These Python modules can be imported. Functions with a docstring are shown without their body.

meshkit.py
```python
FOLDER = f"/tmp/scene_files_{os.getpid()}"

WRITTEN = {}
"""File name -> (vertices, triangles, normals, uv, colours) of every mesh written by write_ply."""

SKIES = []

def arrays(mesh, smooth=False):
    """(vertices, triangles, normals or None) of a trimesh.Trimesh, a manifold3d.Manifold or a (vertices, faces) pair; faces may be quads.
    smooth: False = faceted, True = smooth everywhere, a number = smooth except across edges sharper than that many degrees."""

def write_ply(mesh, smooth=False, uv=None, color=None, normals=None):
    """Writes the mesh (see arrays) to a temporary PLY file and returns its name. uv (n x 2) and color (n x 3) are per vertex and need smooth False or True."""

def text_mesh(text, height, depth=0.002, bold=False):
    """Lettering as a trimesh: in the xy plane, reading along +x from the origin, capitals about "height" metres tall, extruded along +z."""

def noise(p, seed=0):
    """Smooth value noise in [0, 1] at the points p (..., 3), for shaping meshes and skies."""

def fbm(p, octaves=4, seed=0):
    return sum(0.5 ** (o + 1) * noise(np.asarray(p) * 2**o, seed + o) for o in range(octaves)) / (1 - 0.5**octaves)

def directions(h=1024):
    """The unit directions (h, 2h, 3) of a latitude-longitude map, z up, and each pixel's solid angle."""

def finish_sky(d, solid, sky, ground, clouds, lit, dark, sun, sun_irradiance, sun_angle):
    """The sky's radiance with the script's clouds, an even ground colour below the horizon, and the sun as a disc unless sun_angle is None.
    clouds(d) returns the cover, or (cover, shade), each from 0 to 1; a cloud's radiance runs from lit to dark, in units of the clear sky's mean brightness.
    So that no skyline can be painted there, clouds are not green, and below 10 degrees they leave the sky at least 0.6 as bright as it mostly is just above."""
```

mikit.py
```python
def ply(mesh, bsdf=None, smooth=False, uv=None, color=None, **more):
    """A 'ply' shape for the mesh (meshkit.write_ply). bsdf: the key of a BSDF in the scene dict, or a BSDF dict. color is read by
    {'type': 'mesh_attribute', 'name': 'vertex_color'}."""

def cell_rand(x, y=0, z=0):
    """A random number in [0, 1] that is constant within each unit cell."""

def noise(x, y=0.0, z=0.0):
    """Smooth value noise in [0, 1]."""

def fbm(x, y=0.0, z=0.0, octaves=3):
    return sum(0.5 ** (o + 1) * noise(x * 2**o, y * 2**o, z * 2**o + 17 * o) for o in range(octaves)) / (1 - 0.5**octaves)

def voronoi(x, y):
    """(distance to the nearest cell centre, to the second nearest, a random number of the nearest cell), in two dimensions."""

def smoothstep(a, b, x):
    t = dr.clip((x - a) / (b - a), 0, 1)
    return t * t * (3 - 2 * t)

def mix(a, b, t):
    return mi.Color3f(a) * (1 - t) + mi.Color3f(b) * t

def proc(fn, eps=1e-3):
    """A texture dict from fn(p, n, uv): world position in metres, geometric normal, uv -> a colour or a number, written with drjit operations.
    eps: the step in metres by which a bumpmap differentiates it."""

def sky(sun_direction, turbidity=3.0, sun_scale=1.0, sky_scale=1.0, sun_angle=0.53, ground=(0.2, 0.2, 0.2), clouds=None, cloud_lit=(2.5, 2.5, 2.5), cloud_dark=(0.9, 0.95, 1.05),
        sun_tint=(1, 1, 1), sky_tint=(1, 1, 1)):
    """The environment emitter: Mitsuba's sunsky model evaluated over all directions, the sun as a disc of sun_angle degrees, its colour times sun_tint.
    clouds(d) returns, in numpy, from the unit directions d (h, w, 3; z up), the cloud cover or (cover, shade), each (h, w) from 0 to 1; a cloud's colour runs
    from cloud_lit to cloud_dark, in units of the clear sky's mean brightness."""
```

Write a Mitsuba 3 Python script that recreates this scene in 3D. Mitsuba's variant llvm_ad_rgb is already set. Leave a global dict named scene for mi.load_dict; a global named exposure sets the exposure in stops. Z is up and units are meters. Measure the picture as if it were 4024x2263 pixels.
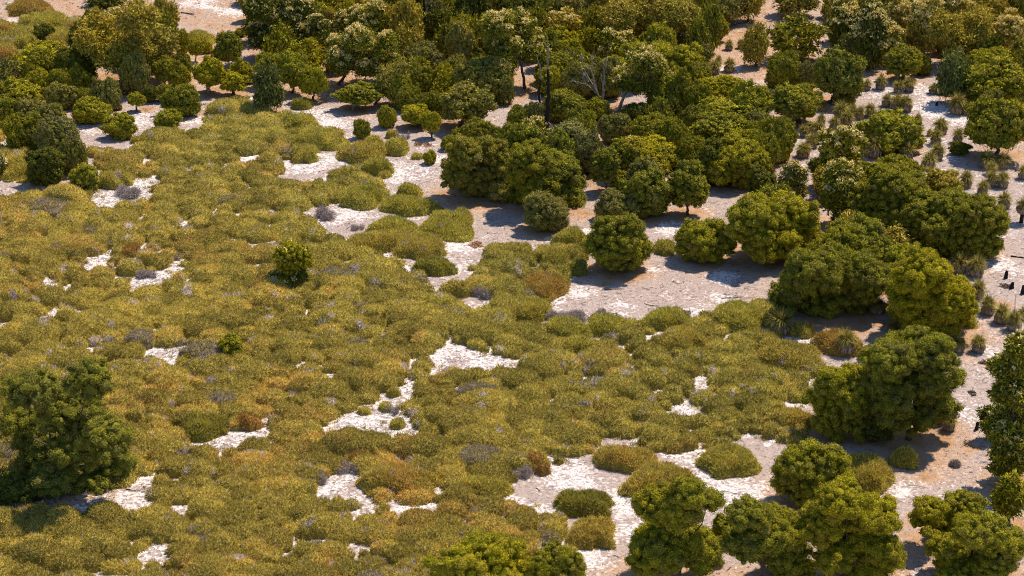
import math, random
import numpy as np, trimesh, shapely
from scipy.spatial import cKDTree
import drjit as dr, mitsuba as mi
import mikit, meshkit
from mikit import proc, cell_rand, noise, fbm, smoothstep, mix

# ------------------------------------------------------------------ camera, sky, exposure
scene, labels = {}, {}
T = mi.ScalarTransform4f
CAM_H, PITCH = 85.0, math.radians(24.0)
scene['camera'] = {'type': 'perspective', 'fov': 28.0, 'fov_axis': 'x', 'near_clip': 1.0, 'far_clip': 9000.0,
                   'to_world': T().look_at(origin=[0, 0, CAM_H], target=[0, math.cos(PITCH), CAM_H - math.sin(PITCH)], up=[0, 0, 1])}
SUN = (0.36, 0.36, 0.86)
scene['sky'] = mikit.sky(SUN, turbidity=3, ground=(0.22, 0.19, 0.14))
exposure = 2.05

# ------------------------------------------------------------------ places of things, in metres
HEATH = [[[-75.3,211.4],[-55.2,216.5],[-53.1,219.4],[-50.6,219.4],[-49.2,218.1],[-47.7,219.4],[-47.9,223.2],[-49.4,228.5],[-52.4,231.9],[-50.2,232.9],[-46.5,230.9],[-45.7,236.0],[-43.6,238.3],[-41.0,239.0],[-38.0,239.0],[-38.7,248.0],[-37.2,251.5],[-33.7,251.5],[-29.9,245.7],[-24.9,244.8],[-25.3,240.9],[-20.9,238.3],[-20.4,233.3],[-23.3,232.3],[-23.3,229.1],[-27.6,227.8],[-27.5,222.5],[-26.2,220.9],[-23.3,221.3],[-20.3,224.5],[-17.9,227.1],[-13.5,226.9],[-13.6,224.5],[-16.8,223.2],[-15.0,220.0],[-13.6,216.9],[-16.0,214.8],[-22.6,213.2],[-23.3,212.0],[-21.5,208.5],[-19.2,204.0],[-17.6,204.4],[-16.0,201.5],[-14.5,200.8],[-11.7,198.6],[-10.8,196.7],[-9.5,195.1],[-9.2,193.8],[-9.3,192.1],[-7.3,190.3],[-6.0,188.8],[-4.9,186.9],[-3.9,185.9],[-2.0,187.5],[-2.6,186.9],[-1.3,187.5],[-0.7,189.1],[1.3,189.1],[1.9,182.0],[3.4,182.5],[5.2,184.3],[7.3,184.3],[10.5,185.0],[12.9,181.7],[15.6,186.2],[20.4,185.3],[23.9,187.2],[26.0,188.8],[27.0,185.3],[25.3,179.6],[26.0,178.8],[28.6,176.5],[29.5,173.9],[28.9,172.2],[27.9,169.2],[27.7,165.2],[23.7,164.2],[23.7,162.6],[27.3,162.4],[26.5,160.9],[25.3,159.6],[24.9,157.7],[23.5,158.2],[22.2,157.2],[22.5,159.4],[19.2,158.5],[16.0,155.7],[13.6,155.3],[10.4,157.7],[10.3,158.9],[7.8,158.6],[7.6,156.7],[6.6,155.9],[5.2,154.3],[2.7,153.2],[0.0,150.9],[-0.3,149.5],[0.0,148.1],[2.5,147.2],[3.8,145.4],[4.6,140.2],[3.0,134.0],[-11.3,126.8],[-49.7,126.8]],[[-6.6,190.3],[-4.6,192.1],[-3.7,195.1],[-3.6,197.9],[-2.1,201.5],[0.0,202.6],[2.4,201.1],[4.3,204.8],[6.4,207.3],[8.3,206.3],[8.3,200.8],[7.8,197.9],[6.5,195.1],[5.8,192.1],[3.6,188.5],[3.0,185.3],[1.9,182.2],[-2.6,179.1],[-2.1,187.8],[-3.3,188.8],[-5.9,189.1]],[[-75.7,284.5],[-71.7,285.1],[-69.6,281.9],[-71.0,289.2],[-73.6,290.5],[-74.8,294.7],[-72.3,296.8],[-68.2,293.3],[-67.3,289.8],[-64.1,287.1],[-61.6,287.1],[-60.6,281.2],[-61.2,276.2],[-61.0,273.7],[-65.6,274.3],[-67.4,274.3],[-67.7,268.8],[-68.6,267.1],[-71.7,267.7]],[[-66.1,243.7],[-63.4,242.7],[-60.9,233.1],[-57.3,231.7],[-54.6,220.6],[-58.5,221.5],[-60.8,221.1]]]
BARE = [[[-44.2,222.4],[-40.2,222.1],[-40.8,219.8],[-41.4,217.8],[-46.5,217.8],[-47.0,219.0],[-45.6,219.8],[-43.9,221.1]],[[-47.6,216.5],[-47.2,218.2],[-40.4,218.2],[-40.2,216.1],[-42.1,215.7],[-43.7,214.9],[-45.3,213.1],[-46.3,213.7]],[[-34.7,176.8],[-30.8,177.4],[-31.1,175.0],[-31.1,172.2],[-32.9,175.0]],[[-44.8,196.2],[-43.5,200.1],[-42.2,201.9],[-41.6,201.1],[-43.1,197.9],[-41.8,196.5],[-43.9,195.8]],[[-41.1,194.1],[-39.1,193.4],[-36.7,195.5],[-34.4,199.0],[-34.1,195.8],[-35.0,193.8],[-37.4,191.4],[-38.2,190.3],[-39.1,191.1],[-38.3,193.1]],[[-39.8,202.0],[-38.8,202.0],[-38.6,200.8],[-39.3,200.8]],[[-48.3,193.4],[-47.6,194.5],[-46.4,192.1],[-47.2,192.1]],[[-46.7,183.7],[-44.9,186.4],[-44.7,185.6],[-45.7,183.5]],[[-33.8,211.7],[-32.8,212.5],[-32.4,210.5],[-33.1,210.3]],[[-41.4,211.5],[-40.5,211.5],[-40.3,210.3],[-41.0,210.3]],[[-45.9,192.1],[-44.9,191.4],[-44.8,190.3],[-45.5,190.8]],[[-38.0,180.5],[-36.7,180.3],[-36.7,179.4],[-37.6,179.4]],[[-36.1,208.8],[-35.3,209.0],[-35.2,207.4],[-35.8,207.6]],[[-50.2,182.5],[-49.4,182.6],[-49.5,181.9],[-50.0,181.7]],[[-7.6,176.5],[-6.7,176.8],[-3.7,176.8],[-0.0,174.2],[-0.0,173.6],[-4.1,173.3],[-5.7,174.2],[-6.6,171.9],[-7.9,170.5],[-6.9,173.3]],[[-0.1,174.6],[1.3,174.3],[1.2,173.5],[-0.1,173.6]],[[20.1,180.6],[21.1,180.0],[20.5,179.3]],[[14.7,175.5],[15.5,175.8],[15.3,174.8],[14.8,174.8]],[[16.1,170.5],[18.5,171.4],[18.0,168.9],[16.2,168.9]],[[6.9,180.0],[9.2,179.9],[8.9,179.0],[7.2,179.1]],[[13.6,164.0],[15.9,165.3],[17.0,164.2],[15.3,163.0]],[[-13.0,165.5],[-12.4,167.3],[-11.3,168.1],[-10.4,169.4],[-9.9,169.4],[-8.9,168.1],[-10.2,165.2],[-8.7,163.4],[-8.5,161.6],[-9.6,160.4],[-10.1,159.6],[-11.7,160.9],[-11.8,162.1],[-13.1,161.9],[-15.0,161.6],[-16.2,159.6],[-16.4,160.4],[-14.8,163.4],[-13.8,164.2],[-12.8,163.7]],[[-28.0,159.1],[-26.5,158.4],[-25.1,159.1],[-22.6,160.5],[-21.5,160.9],[-21.3,159.7],[-22.4,159.1],[-25.5,157.5],[-27.4,158.6]],[[-14.9,152.5],[-12.3,152.2],[-13.5,150.9],[-13.3,149.3],[-11.1,147.6],[-11.8,146.5],[-13.5,146.7],[-13.3,148.7],[-16.6,149.5],[-15.7,151.1]],[[-18.2,140.6],[-17.4,142.9],[-17.2,142.3],[-17.8,140.4]],[[-13.0,141.4],[-12.0,141.4],[-11.8,139.6],[-12.7,140.4]],[[-6.6,150.2],[-5.5,150.5],[-5.4,149.8],[-6.4,149.8]],[[-3.9,145.6],[-3.4,145.8],[-3.6,145.1]],[[-32.0,151.8],[-30.1,152.4],[-29.4,148.2],[-29.9,147.8],[-31.2,148.2],[-32.8,148.4],[-32.7,149.5]],[[-41.4,148.9],[-37.8,150.0],[-32.8,148.9],[-34.5,147.1],[-36.2,147.3],[-39.1,148.4]],[[-43.5,152.9],[-42.5,154.3],[-42.4,151.3],[-43.3,150.9]],[[-29.3,140.2],[-28.6,141.2],[-26.6,141.2],[-26.6,140.4],[-28.9,139.6]],[[-34.0,160.1],[-33.8,162.6],[-33.3,162.5],[-33.8,160.4]],[[-11.7,198.3],[-10.1,198.1],[-10.8,196.5]],[[-6.1,189.1],[-4.4,188.8],[-2.2,187.8],[-3.9,186.0],[-4.9,186.9]]]
WHITE_SAND = [[11.2,186.5,2.1],[21.3,188.5,1.6],[53.6,247.8,3.9],[55.1,242.7,2.5],[48.5,253.0,3.4],[53.0,254.1,3.4],[50.9,229.4,2.4],[51.0,234.0,2.1],[4.5,188.5,1.9],[6.7,189.8,2.0],[3.4,185.3,1.6],[14.5,195.8,1.2],[21.8,193.8,1.9],[12.3,182.8,1.6],[17.0,207.1,1.9],[-6.1,201.5,2.5],[-6.0,196.5,2.2],[-25.9,245.2,3.3],[-22.6,241.2,3.3],[-20.0,236.8,2.4],[-24.6,226.3,3.1],[-21.7,228.5,2.5],[-12.9,224.1,4.0],[-14.2,221.1,2.4],[-9.1,228.5,2.2],[-17.4,211.7,2.9],[-20.0,209.0,2.3],[-50.8,239.7,3.3],[-47.4,242.7,3.6],[-40.4,242.7,2.0],[-43.0,264.1,2.1],[-71.5,284.5,3.0],[-46.4,294.7,3.9],[-40.9,289.8,3.1],[29.1,263.0,2.1],[27.8,178.5,1.9],[33.2,176.2,1.5],[4.5,151.8,3.4],[8.7,147.3,2.8],[9.6,143.1,3.2],[16.8,151.8,3.4],[18.7,149.1,2.6],[6.3,139.2,2.1],[45.2,176.2,1.5],[40.8,163.9,2.4],[32.9,149.5,1.3],[50.9,196.9,2.8]]
TAN_LITTER = [[38.6,161.4,1.9],[39.4,156.9,1.8],[35.0,151.8,1.5],[32.3,144.1,1.6],[31.3,140.0,1.7],[45.2,173.3,1.5],[48.8,186.9,2.0],[9.5,192.1,1.2],[2.7,253.6,2.1],[-23.1,255.7,4.3],[-25.5,253.6,3.4],[-28.8,271.2,2.7],[-28.0,253.6,2.6],[13.8,270.0,2.2],[8.5,220.6,1.7],[7.6,210.5,2.9],[13.0,195.1,2.1],[44.1,205.2,2.1],[36.3,183.7,1.7],[36.5,156.5,2.3],[32.2,142.1,1.7],[37.4,158.4,1.9],[50.7,260.7,3.5],[44.6,260.7,2.1],[32.2,279.9,3.7],[-43.1,256.3,2.8],[-38.6,253.6,3.4],[-51.0,254.1,2.8],[-46.3,246.2,2.0],[-35.9,148.9,2.2],[44.4,181.5,1.9],[68.0,267.1,3.2],[-8.4,240.7,2.6],[17.1,212.5,1.5]]
TRACKS = [[[[-47.9,294.3],[-44.8,292.2],[-41.9,290.9],[-37.9,289.2]],1.6],[[[50.7,247.8],[53.0,244.7],[55.1,242.7],[56.5,241.7],[59.4,239.7]],1.3]]
# lobed (P), loose gum (E), cream-flowering (F) trees and bushes (B): species, form (tree or bush), foliage tone, foot of the trunk,
# crown masses (x, y, z, rx, ry, rz), amount of blossom, label
TREES = [
 ('E', 't', 'o', [-51.33,257.37], [[-48.03,254.43,9.68,2.8,2.8,2.33],[-53.8,258.07,7.54,2.33,2.33,1.76],[-54.44,255.82,6.08,2.4,2.4,2.12],[-45.92,259.46,4.96,2.0,2.0,2.09],[-50.13,257.21,5.12,3.71,3.71,2.45],[-51.7,254.96,4.21,2.83,2.83,1.48],[-47.58,258.6,2.87,2.26,2.26,1.37]], 1.0, 'tallest broad olive tree at upper left, with a dark trunk leaning right'),
 ('E', 't', 'o', [-48.58,276.16], [[-48.36,276.16,3.25,1.7,1.45,2.85]], 1.0, 'upright olive tree just behind the right shoulder of the tallest upper-left tree'),
 ('P', 'b', 'g', [-57.92,277.46], [[-57.92,277.46,1.86,2.28,1.83,2.32]], 1.0, 'green tree showing its top behind the left side of the tallest upper-left tree'),
 ('B', 'b', 'd', [-65.08,275.47], [[-65.08,275.47,1.07,1.57,1.25,1.26]], 1.0, 'small dark green bush among rusty heath near the upper left corner'),
 ('P', 'b', 'y', [-45.05,269.21], [[-45.05,269.21,1.62,1.08,1.0,1.91]], 1.0, 'light green lobed tree at the right edge of the tallest upper-left tree, upper one'),
 ('P', 'b', 'g', [-43.35,259.38], [[-43.35,259.38,1.53,1.05,1.0,1.8]], 1.0, 'small green tree at right edge of the upper-left grove above the pale path'),
 ('P', 't', 'g', [-45.33,255.73], [[-45.19,255.73,2.08,1.81,1.54,1.84]], 1.0, 'thin stemmed green tree right of the grey column tree in the upper-left grove'),
 ('P', 'b', 'g', [-43.4,255.01], [[-43.4,255.01,1.41,1.54,1.23,1.76]], 1.0, 'green tree at the lower right corner of the upper-left grove'),
 ('P', 'b', 's', [-48.64,252.37], [[-48.64,252.37,2.54,1.96,1.56,3.17]], 1.0, 'grey-green column-shaped tree in front of the leaning trunk at upper left'),
 ('B', 'b', 'd', [-46.24,249.45], [[-46.24,249.45,1.02,0.97,0.97,1.2]], 1.0, 'dark bush between the grey column tree and the small round-topped sapling'),
 ('P', 'b', 'y', [-62.14,262.04], [[-62.14,262.04,1.69,4.24,3.4,2.11]], 1.0, 'broad yellow-green tree at the back left of the upper-left grove'),
 ('P', 'b', 'g', [-61.94,258.59], [[-61.94,258.59,1.74,2.24,1.79,2.17]], 1.0, 'lobed green tree in front of the broad back-left tree of the upper-left grove'),
 ('P', 'b', 'd', [-57.19,256.7], [[-57.19,256.7,2.12,2.91,2.32,2.65]], 1.0, 'dark green tree under the left limb of the leaning-trunk tree'),
 ('P', 'b', 'g', [-62.31,254.55], [[-62.31,254.55,1.65,1.29,1.03,1.94]], 1.0, 'rounded green tree at the left rim of the upper-left grove beside the tan clearing'),
 ('P', 'b', 'g', [-55.83,252.98], [[-55.83,252.98,1.54,1.82,1.46,1.92]], 1.0, 'dense green tree left of the leaning trunk foot'),
 ('P', 'b', 'y', [-60.64,251.89], [[-60.64,251.89,1.54,1.72,1.37,1.92]], 1.0, 'yellow-green tree, third down the left rim of the upper-left grove'),
 ('P', 'b', 'g', [-58.0,251.91], [[-58.0,251.91,1.58,1.72,1.37,1.97]], 1.0, 'green tree in the middle of the left half of the upper-left grove'),
 ('P', 'b', 's', [-51.27,246.35], [[-51.27,246.35,1.89,1.82,1.46,2.36]], 1.0, 'grey-topped tree just left of the dark shadow under the leaning-trunk tree'),
 ('P', 'b', 's', [-56.96,247.06], [[-56.96,247.06,1.43,2.2,1.76,1.79]], 1.0, 'dome-shaped grey-green tree in front centre of the left part of the grove'),
 ('P', 'b', 'g', [-53.87,247.0], [[-53.87,247.0,1.19,1.26,1.01,1.4]], 1.0, 'small green dome between two larger domes in the upper-left grove'),
 ('B', 'b', 'y', [-52.19,241.65], [[-52.19,241.65,1.36,2.26,1.81,1.6]], 1.0, 'wide bright green bush at the grove front, left of the lone round bush'),
 ('P', 'b', 'g', [-62.97,247.73], [[-62.97,247.73,1.47,3.29,2.63,1.83]], 1.0, 'wide green tree at the left edge above the three stacked trees'),
 ('P', 'b', 'g', [-62.64,240.72], [[-62.64,240.72,1.55,1.74,1.39,1.94]], 1.0, 'green tree cut by the left edge above the tree with a dark foot'),
 ('P', 'b', 's', [-59.81,240.89], [[-59.81,240.89,1.49,2.39,1.91,1.86]], 1.0, 'grey-twigged tree behind the two front trees at the left edge'),
 ('P', 'b', 'g', [-58.45,232.5], [[-58.45,232.5,1.89,2.45,1.96,2.36]], 1.0, 'lobed green tree at left, immediately left of the grey column of three crowns'),
 ('P', 'b', 's', [-56.12,236.6], [[-56.12,236.6,1.84,2.17,1.73,2.29]], 1.0, 'grey-green top crown of the stacked group at left'),
 ('P', 'b', 's', [-54.17,230.28], [[-54.17,230.28,2.02,2.51,2.01,2.52]], 1.0, 'tall grey-green tree in the middle of the stacked group at left'),
 ('P', 'b', 'd', [-53.36,220.62], [[-53.36,220.62,1.96,2.29,1.84,2.45]], 1.0, 'nearly black-green tree at the foot of the stacked group at left'),
 ('P', 'b', 's', [-51.04,223.9], [[-51.04,223.9,2.0,1.72,1.38,2.49]], 1.0, 'pale grey-green slim tree right of the dark tree at left'),
 ('B', 'b', 'y', [-48.57,218.32], [[-48.57,218.32,1.42,1.84,1.48,1.67]], 1.0, 'bright green bush at the foot of the stacked group, beside the grey dead shrub'),
 ('B', 'b', 'y', [-47.68,236.08], [[-47.68,236.08,1.33,1.93,1.55,1.57]], 1.0, 'lone round bright green bush on the white sand at upper left'),
 ('B', 'b', 'y', [-42.45,239.3], [[-42.45,239.3,1.08,1.75,1.4,1.27]], 1.0, 'round green bush at the heath edge right of the lone round bush'),
 ('P', 'b', 'g', [-41.35,244.33], [[-41.35,244.33,1.77,2.37,1.89,2.21]], 1.0, 'large rounded green bush under the small tree at the pale path, upper left'),
 ('B', 'b', 'g', [-44.52,249.77], [[-44.52,249.77,1.0,1.23,1.0,1.18]], 1.0, 'medium green bush just left of the large rounded bush by the pale path'),
 ('B', 't', 'y', [-47.36,245.81], [[-47.26,245.81,1.42,1.04,0.89,0.96]], 1.0, 'small bright sapling with bare stem on the sand before the dark tree shadow'),
 ('B', 't', 'y', [-42.83,266.18], [[-42.71,266.18,1.84,1.05,0.9,1.25]], 1.0, 'little tree with slender bare stem standing on the pale path at upper left'),
 ('B', 'b', 'y', [-41.78,270.25], [[-41.78,270.25,0.78,0.77,0.77,0.92]], 1.0, 'small leafy bush between the slender path tree and the forked dark tree'),
 ('P', 't', 'g', [-37.88,262.43], [[-37.72,262.43,2.87,2.07,1.76,2.41]], 1.0, 'dark forked tree right of the pale path at upper left'),
 ('B', 'b', 'g', [-38.1,277.69], [[-38.1,277.69,0.52,0.7,0.7,0.61]], 1.0, 'tiny round green bush on open sand left of the tall flowering gum'),
 ('B', 'b', 'y', [-39.87,265.89], [[-39.87,265.89,0.86,0.89,0.89,1.01]], 1.0, 'small yellow-green bush at the left foot of the dark forked tree'),
 ('P', 't', 'y', [-39.02,252.92], [[-38.87,252.92,2.6,2.24,1.9,2.15]], 1.0, 'umbrella-shaped tree with several dark stems right of the pale path'),
 ('P', 't', 'y', [-35.86,251.85], [[-35.76,251.85,1.76,1.91,1.63,1.4]], 1.0, 'low spreading tree with thin stems left of the blue-green gum'),
 ('P', 'b', 'y', [-35.32,257.16], [[-35.32,257.16,1.27,1.65,1.32,1.58]], 1.0, 'yellow-green tree behind the low spreading tree by the blue-green gum'),
 ('F', 'b', 's', [-59.16,222.82], [[-59.16,222.82,1.3,0.8,0.8,1.53]], 1.0, 'silvery flowering shrub cut by the left edge'),
 ('F', 't', 'd', [-31.86,268.84], [[-33.78,266.74,7.32,2.04,2.04,2.33],[-31.3,269.34,5.46,2.69,2.69,2.98],[-33.57,267.73,3.15,2.15,2.15,2.05],[-28.68,270.33,5.91,2.34,2.34,1.85],[-28.83,268.72,3.04,2.34,2.34,1.94],[-25.93,267.12,4.64,1.34,1.34,1.72]], 1.0, 'tall dark gum with cream blossom right of the bare sand at top, left of centre'),
 ('P', 't', 'o', [-25.25,274.29], [[-25.14,274.29,3.11,1.42,1.21,2.24]], 1.0, 'olive feathery tree between two cream-flowering crowns at top'),
 ('P', 'b', 'y', [-23.25,280.53], [[-23.25,280.53,1.88,1.83,1.47,2.34]], 1.0, 'low green dome behind the cream-flowering crowns at top'),
 ('F', 't', 'g', [-19.48,268.84], [[-19.36,268.84,4.08,2.42,2.06,3.36]], 1.0, 'cream-flowering tree in the back row left of the burnt trunk'),
 ('F', 'b', 'g', [-23.39,272.54], [[-23.39,272.54,2.2,1.28,1.02,2.59]], 1.0, 'small cream-flowering crown left of the larger back-row flowering tree'),
 ('E', 'b', 's', [-25.49,270.01], [[-25.49,270.01,1.28,1.36,1.09,1.51]], 1.0, 'silver-grey shrub left of the big cream-flowering tree'),
 ('F', 't', 'g', [-22.75,256.27], [[-19.63,254.18,6.94,2.3,2.3,1.44],[-21.25,256.77,4.71,2.84,2.84,1.98],[-16.3,255.17,5.93,1.63,1.63,1.53],[-17.38,257.76,3.32,2.6,2.6,1.72],[-19.03,256.16,2.57,2.16,2.16,1.58],[-22.16,254.56,3.44,1.71,1.71,1.62]], 1.6, 'biggest tree covered in cream blossom, upper centre left'),
 ('E', 't', 'o', [-14.84,270.04], [[-14.75,270.04,4.13,2.57,2.18,3.52]], 1.0, 'brown-olive tree immediately left of the burnt black trunk'),
 ('F', 'b', 'o', [-14.8,270.19], [[-14.8,270.19,2.17,1.72,1.37,2.55]], 1.0, 'brownish flowering crown below the brown-olive tree by the burnt trunk'),
 ('B', 'b', 'y', [-11.65,274.99], [[-11.65,274.99,1.12,0.83,0.83,1.32]], 1.0, 'small green dome at the foot of the burnt black trunk'),
 ('E', 't', 'd', [-9.99,274.29], [[-9.95,274.29,2.55,1.92,1.64,2.16]], 1.0, 'dark tree right behind the arching grey limb of the burnt trunk'),
 ('P', 't', 'o', [-6.89,263.57], [[-6.86,263.57,3.38,2.08,1.76,3.04]], 1.0, 'tall olive dome tree right of the burnt black trunk'),
 ('F', 't', 'g', [1.67,254.64], [[-1.74,252.99,9.06,2.53,2.53,1.98],[1.31,255.03,7.74,1.96,1.96,2.61],[-0.56,253.77,6.36,2.55,2.55,1.89],[2.52,255.81,4.84,2.06,2.06,1.97]], 1.3, 'tall cream-flowering tree at top centre, left of the pair of burnt poles'),
 ('P', 't', 'y', [-31.7,255.73], [[-31.59,255.73,2.47,1.9,1.61,2.08]], 1.0, 'yellow-green tree in the row behind the blue-green gum, left one'),
 ('P', 't', 'y', [-28.39,252.76], [[-28.26,252.76,2.97,2.26,1.92,2.6]], 1.0, 'yellow-green tree with trunk in the row right of the blue-green gum'),
 ('P', 't', 'y', [-25.48,249.84], [[-25.37,249.84,2.68,1.9,1.61,2.23]], 1.0, 'flat-topped tree with slim trunk, right end of the row beside the blue-green gum'),
 ('E', 't', 't', [-30.81,245.61], [[-30.67,245.61,2.98,1.87,1.59,2.79]], 1.0, 'single blue-green gum standing at the heath edge, upper left of centre'),
 ('P', 't', 'g', [-19.42,246.73], [[-19.44,246.73,1.9,2.76,2.34,1.42]], 1.0, 'low tree with forked pale stems beneath the big cream-flowering tree'),
 ('E', 't', 'o', [-17.6,248.54], [[-15.0,248.54,3.01,2.1,1.78,2.58]], 1.0, 'weeping tree with leaning dark trunk right of the big cream-flowering tree'),
 ('P', 't', 'y', [-14.44,247.76], [[-14.39,247.76,2.27,1.72,1.46,2.0]], 1.0, 'yellow-green tree right of the leaning dark trunk'),
 ('P', 'b', 's', [-11.95,259.9], [[-11.95,259.9,2.01,2.64,2.12,2.5]], 1.0, 'grey-green dome behind the central thicket, below the burnt trunk'),
 ('P', 'b', 'g', [-12.06,252.08], [[-12.06,252.08,1.84,2.0,1.6,2.29]], 1.0, 'green tree in the middle of the thicket right of the leaning trunk tree'),
 ('P', 'b', 'g', [-12.91,246.19], [[-12.91,246.19,1.51,1.59,1.27,1.77]], 1.0, 'dark rounded tree above the lone bushes on sand, centre left'),
 ('P', 'b', 'y', [-8.94,252.99], [[-8.94,252.99,1.72,1.53,1.22,2.14]], 1.0, 'bright green tree between the grey dome and the grey-twigged tree'),
 ('P', 'b', 's', [-7.48,256.34], [[-7.48,256.34,1.79,1.94,1.55,2.23]], 1.0, 'grey-twigged crown, left part of the greyish trees at upper centre'),
 ('P', 'b', 's', [-3.61,250.65], [[-3.61,250.65,2.49,3.7,2.96,3.1]], 1.0, 'broad greyish tree with dry twigs at upper centre'),
 ('E', 'b', 't', [-0.81,248.65], [[-0.81,248.65,1.56,1.01,1.0,1.83]], 1.0, 'small blue-green tree beside the broad greyish tree'),
 ('P', 't', 's', [-6.43,239.73], [[-5.42,239.73,2.94,3.46,2.94,2.54]], 1.0, 'big weeping dome tree with dark open foot, centre of the upper thicket'),
 ('B', 'b', 'y', [-15.48,239.91], [[-15.48,239.91,1.21,1.18,1.0,1.43]], 1.0, 'egg-shaped bright green bush on sand near the small umbrella tree'),
 ('P', 't', 'y', [-11.91,239.83], [[-11.88,239.83,1.64,1.92,1.63,1.32]], 1.0, 'small umbrella tree with two dark stems on tan ground'),
 ('P', 'b', 'g', [-10.09,242.21], [[-10.09,242.21,1.65,1.66,1.33,2.05]], 1.0, 'green tree behind the small umbrella tree and thin sapling'),
 ('B', 't', 'y', [-9.81,235.88], [[-9.77,235.88,1.96,1.21,1.02,1.44]], 1.0, 'thin sapling with a single stem right of the small umbrella tree'),
 ('B', 'b', 'g', [-18.28,235.72], [[-18.28,235.72,1.14,1.01,1.0,1.34]], 1.0, 'small upright cone-shaped tree at the edge of the white sand'),
 ('B', 'b', 'y', [-9.68,226.95], [[-9.68,226.95,0.72,0.76,0.76,0.84]], 1.0, 'very small round bush alone on the grey sand clearing'),
 ('B', 'b', 'g', [-7.63,231.75], [[-7.63,231.75,0.82,0.87,0.87,0.96]], 1.0, 'dark little bush left of the large domed pair at centre'),
 ('P', 'b', 'g', [-4.19,233.16], [[-4.19,233.16,1.49,1.96,1.57,1.86]], 1.0, 'green crown behind the large domed pair at centre'),
 ('P', 'b', 'g', [-1.0,230.89], [[-1.0,230.89,1.51,2.03,1.63,1.88]], 1.0, 'lobed green crown right behind the large domed pair at centre'),
 ('B', 'b', 'g', [-6.27,233.23], [[-6.27,233.23,1.04,0.96,0.96,1.22]], 1.0, 'small green crown at upper left of the large domed pair at centre'),
 ('P', 'b', 's', [-4.22,216.51], [[-5.2,214.94,5.83,1.84,1.84,1.93],[-2.57,216.88,5.43,1.78,1.78,1.61],[-6.14,215.68,2.71,1.56,1.56,1.81],[-3.8,217.63,1.97,2.7,2.7,2.7],[-1.53,216.42,3.38,1.79,1.79,2.29],[-1.09,215.22,1.14,1.64,1.64,1.46],[-6.77,217.17,3.26,1.12,1.12,1.29]], 1.0, 'large grey-green domed tree, left one of the big pair at centre'),
 ('P', 'b', 's', [2.94,225.57], [[2.94,225.57,2.24,2.86,2.29,2.8]], 1.0, 'olive dome rising behind the large big domed pair'),
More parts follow.
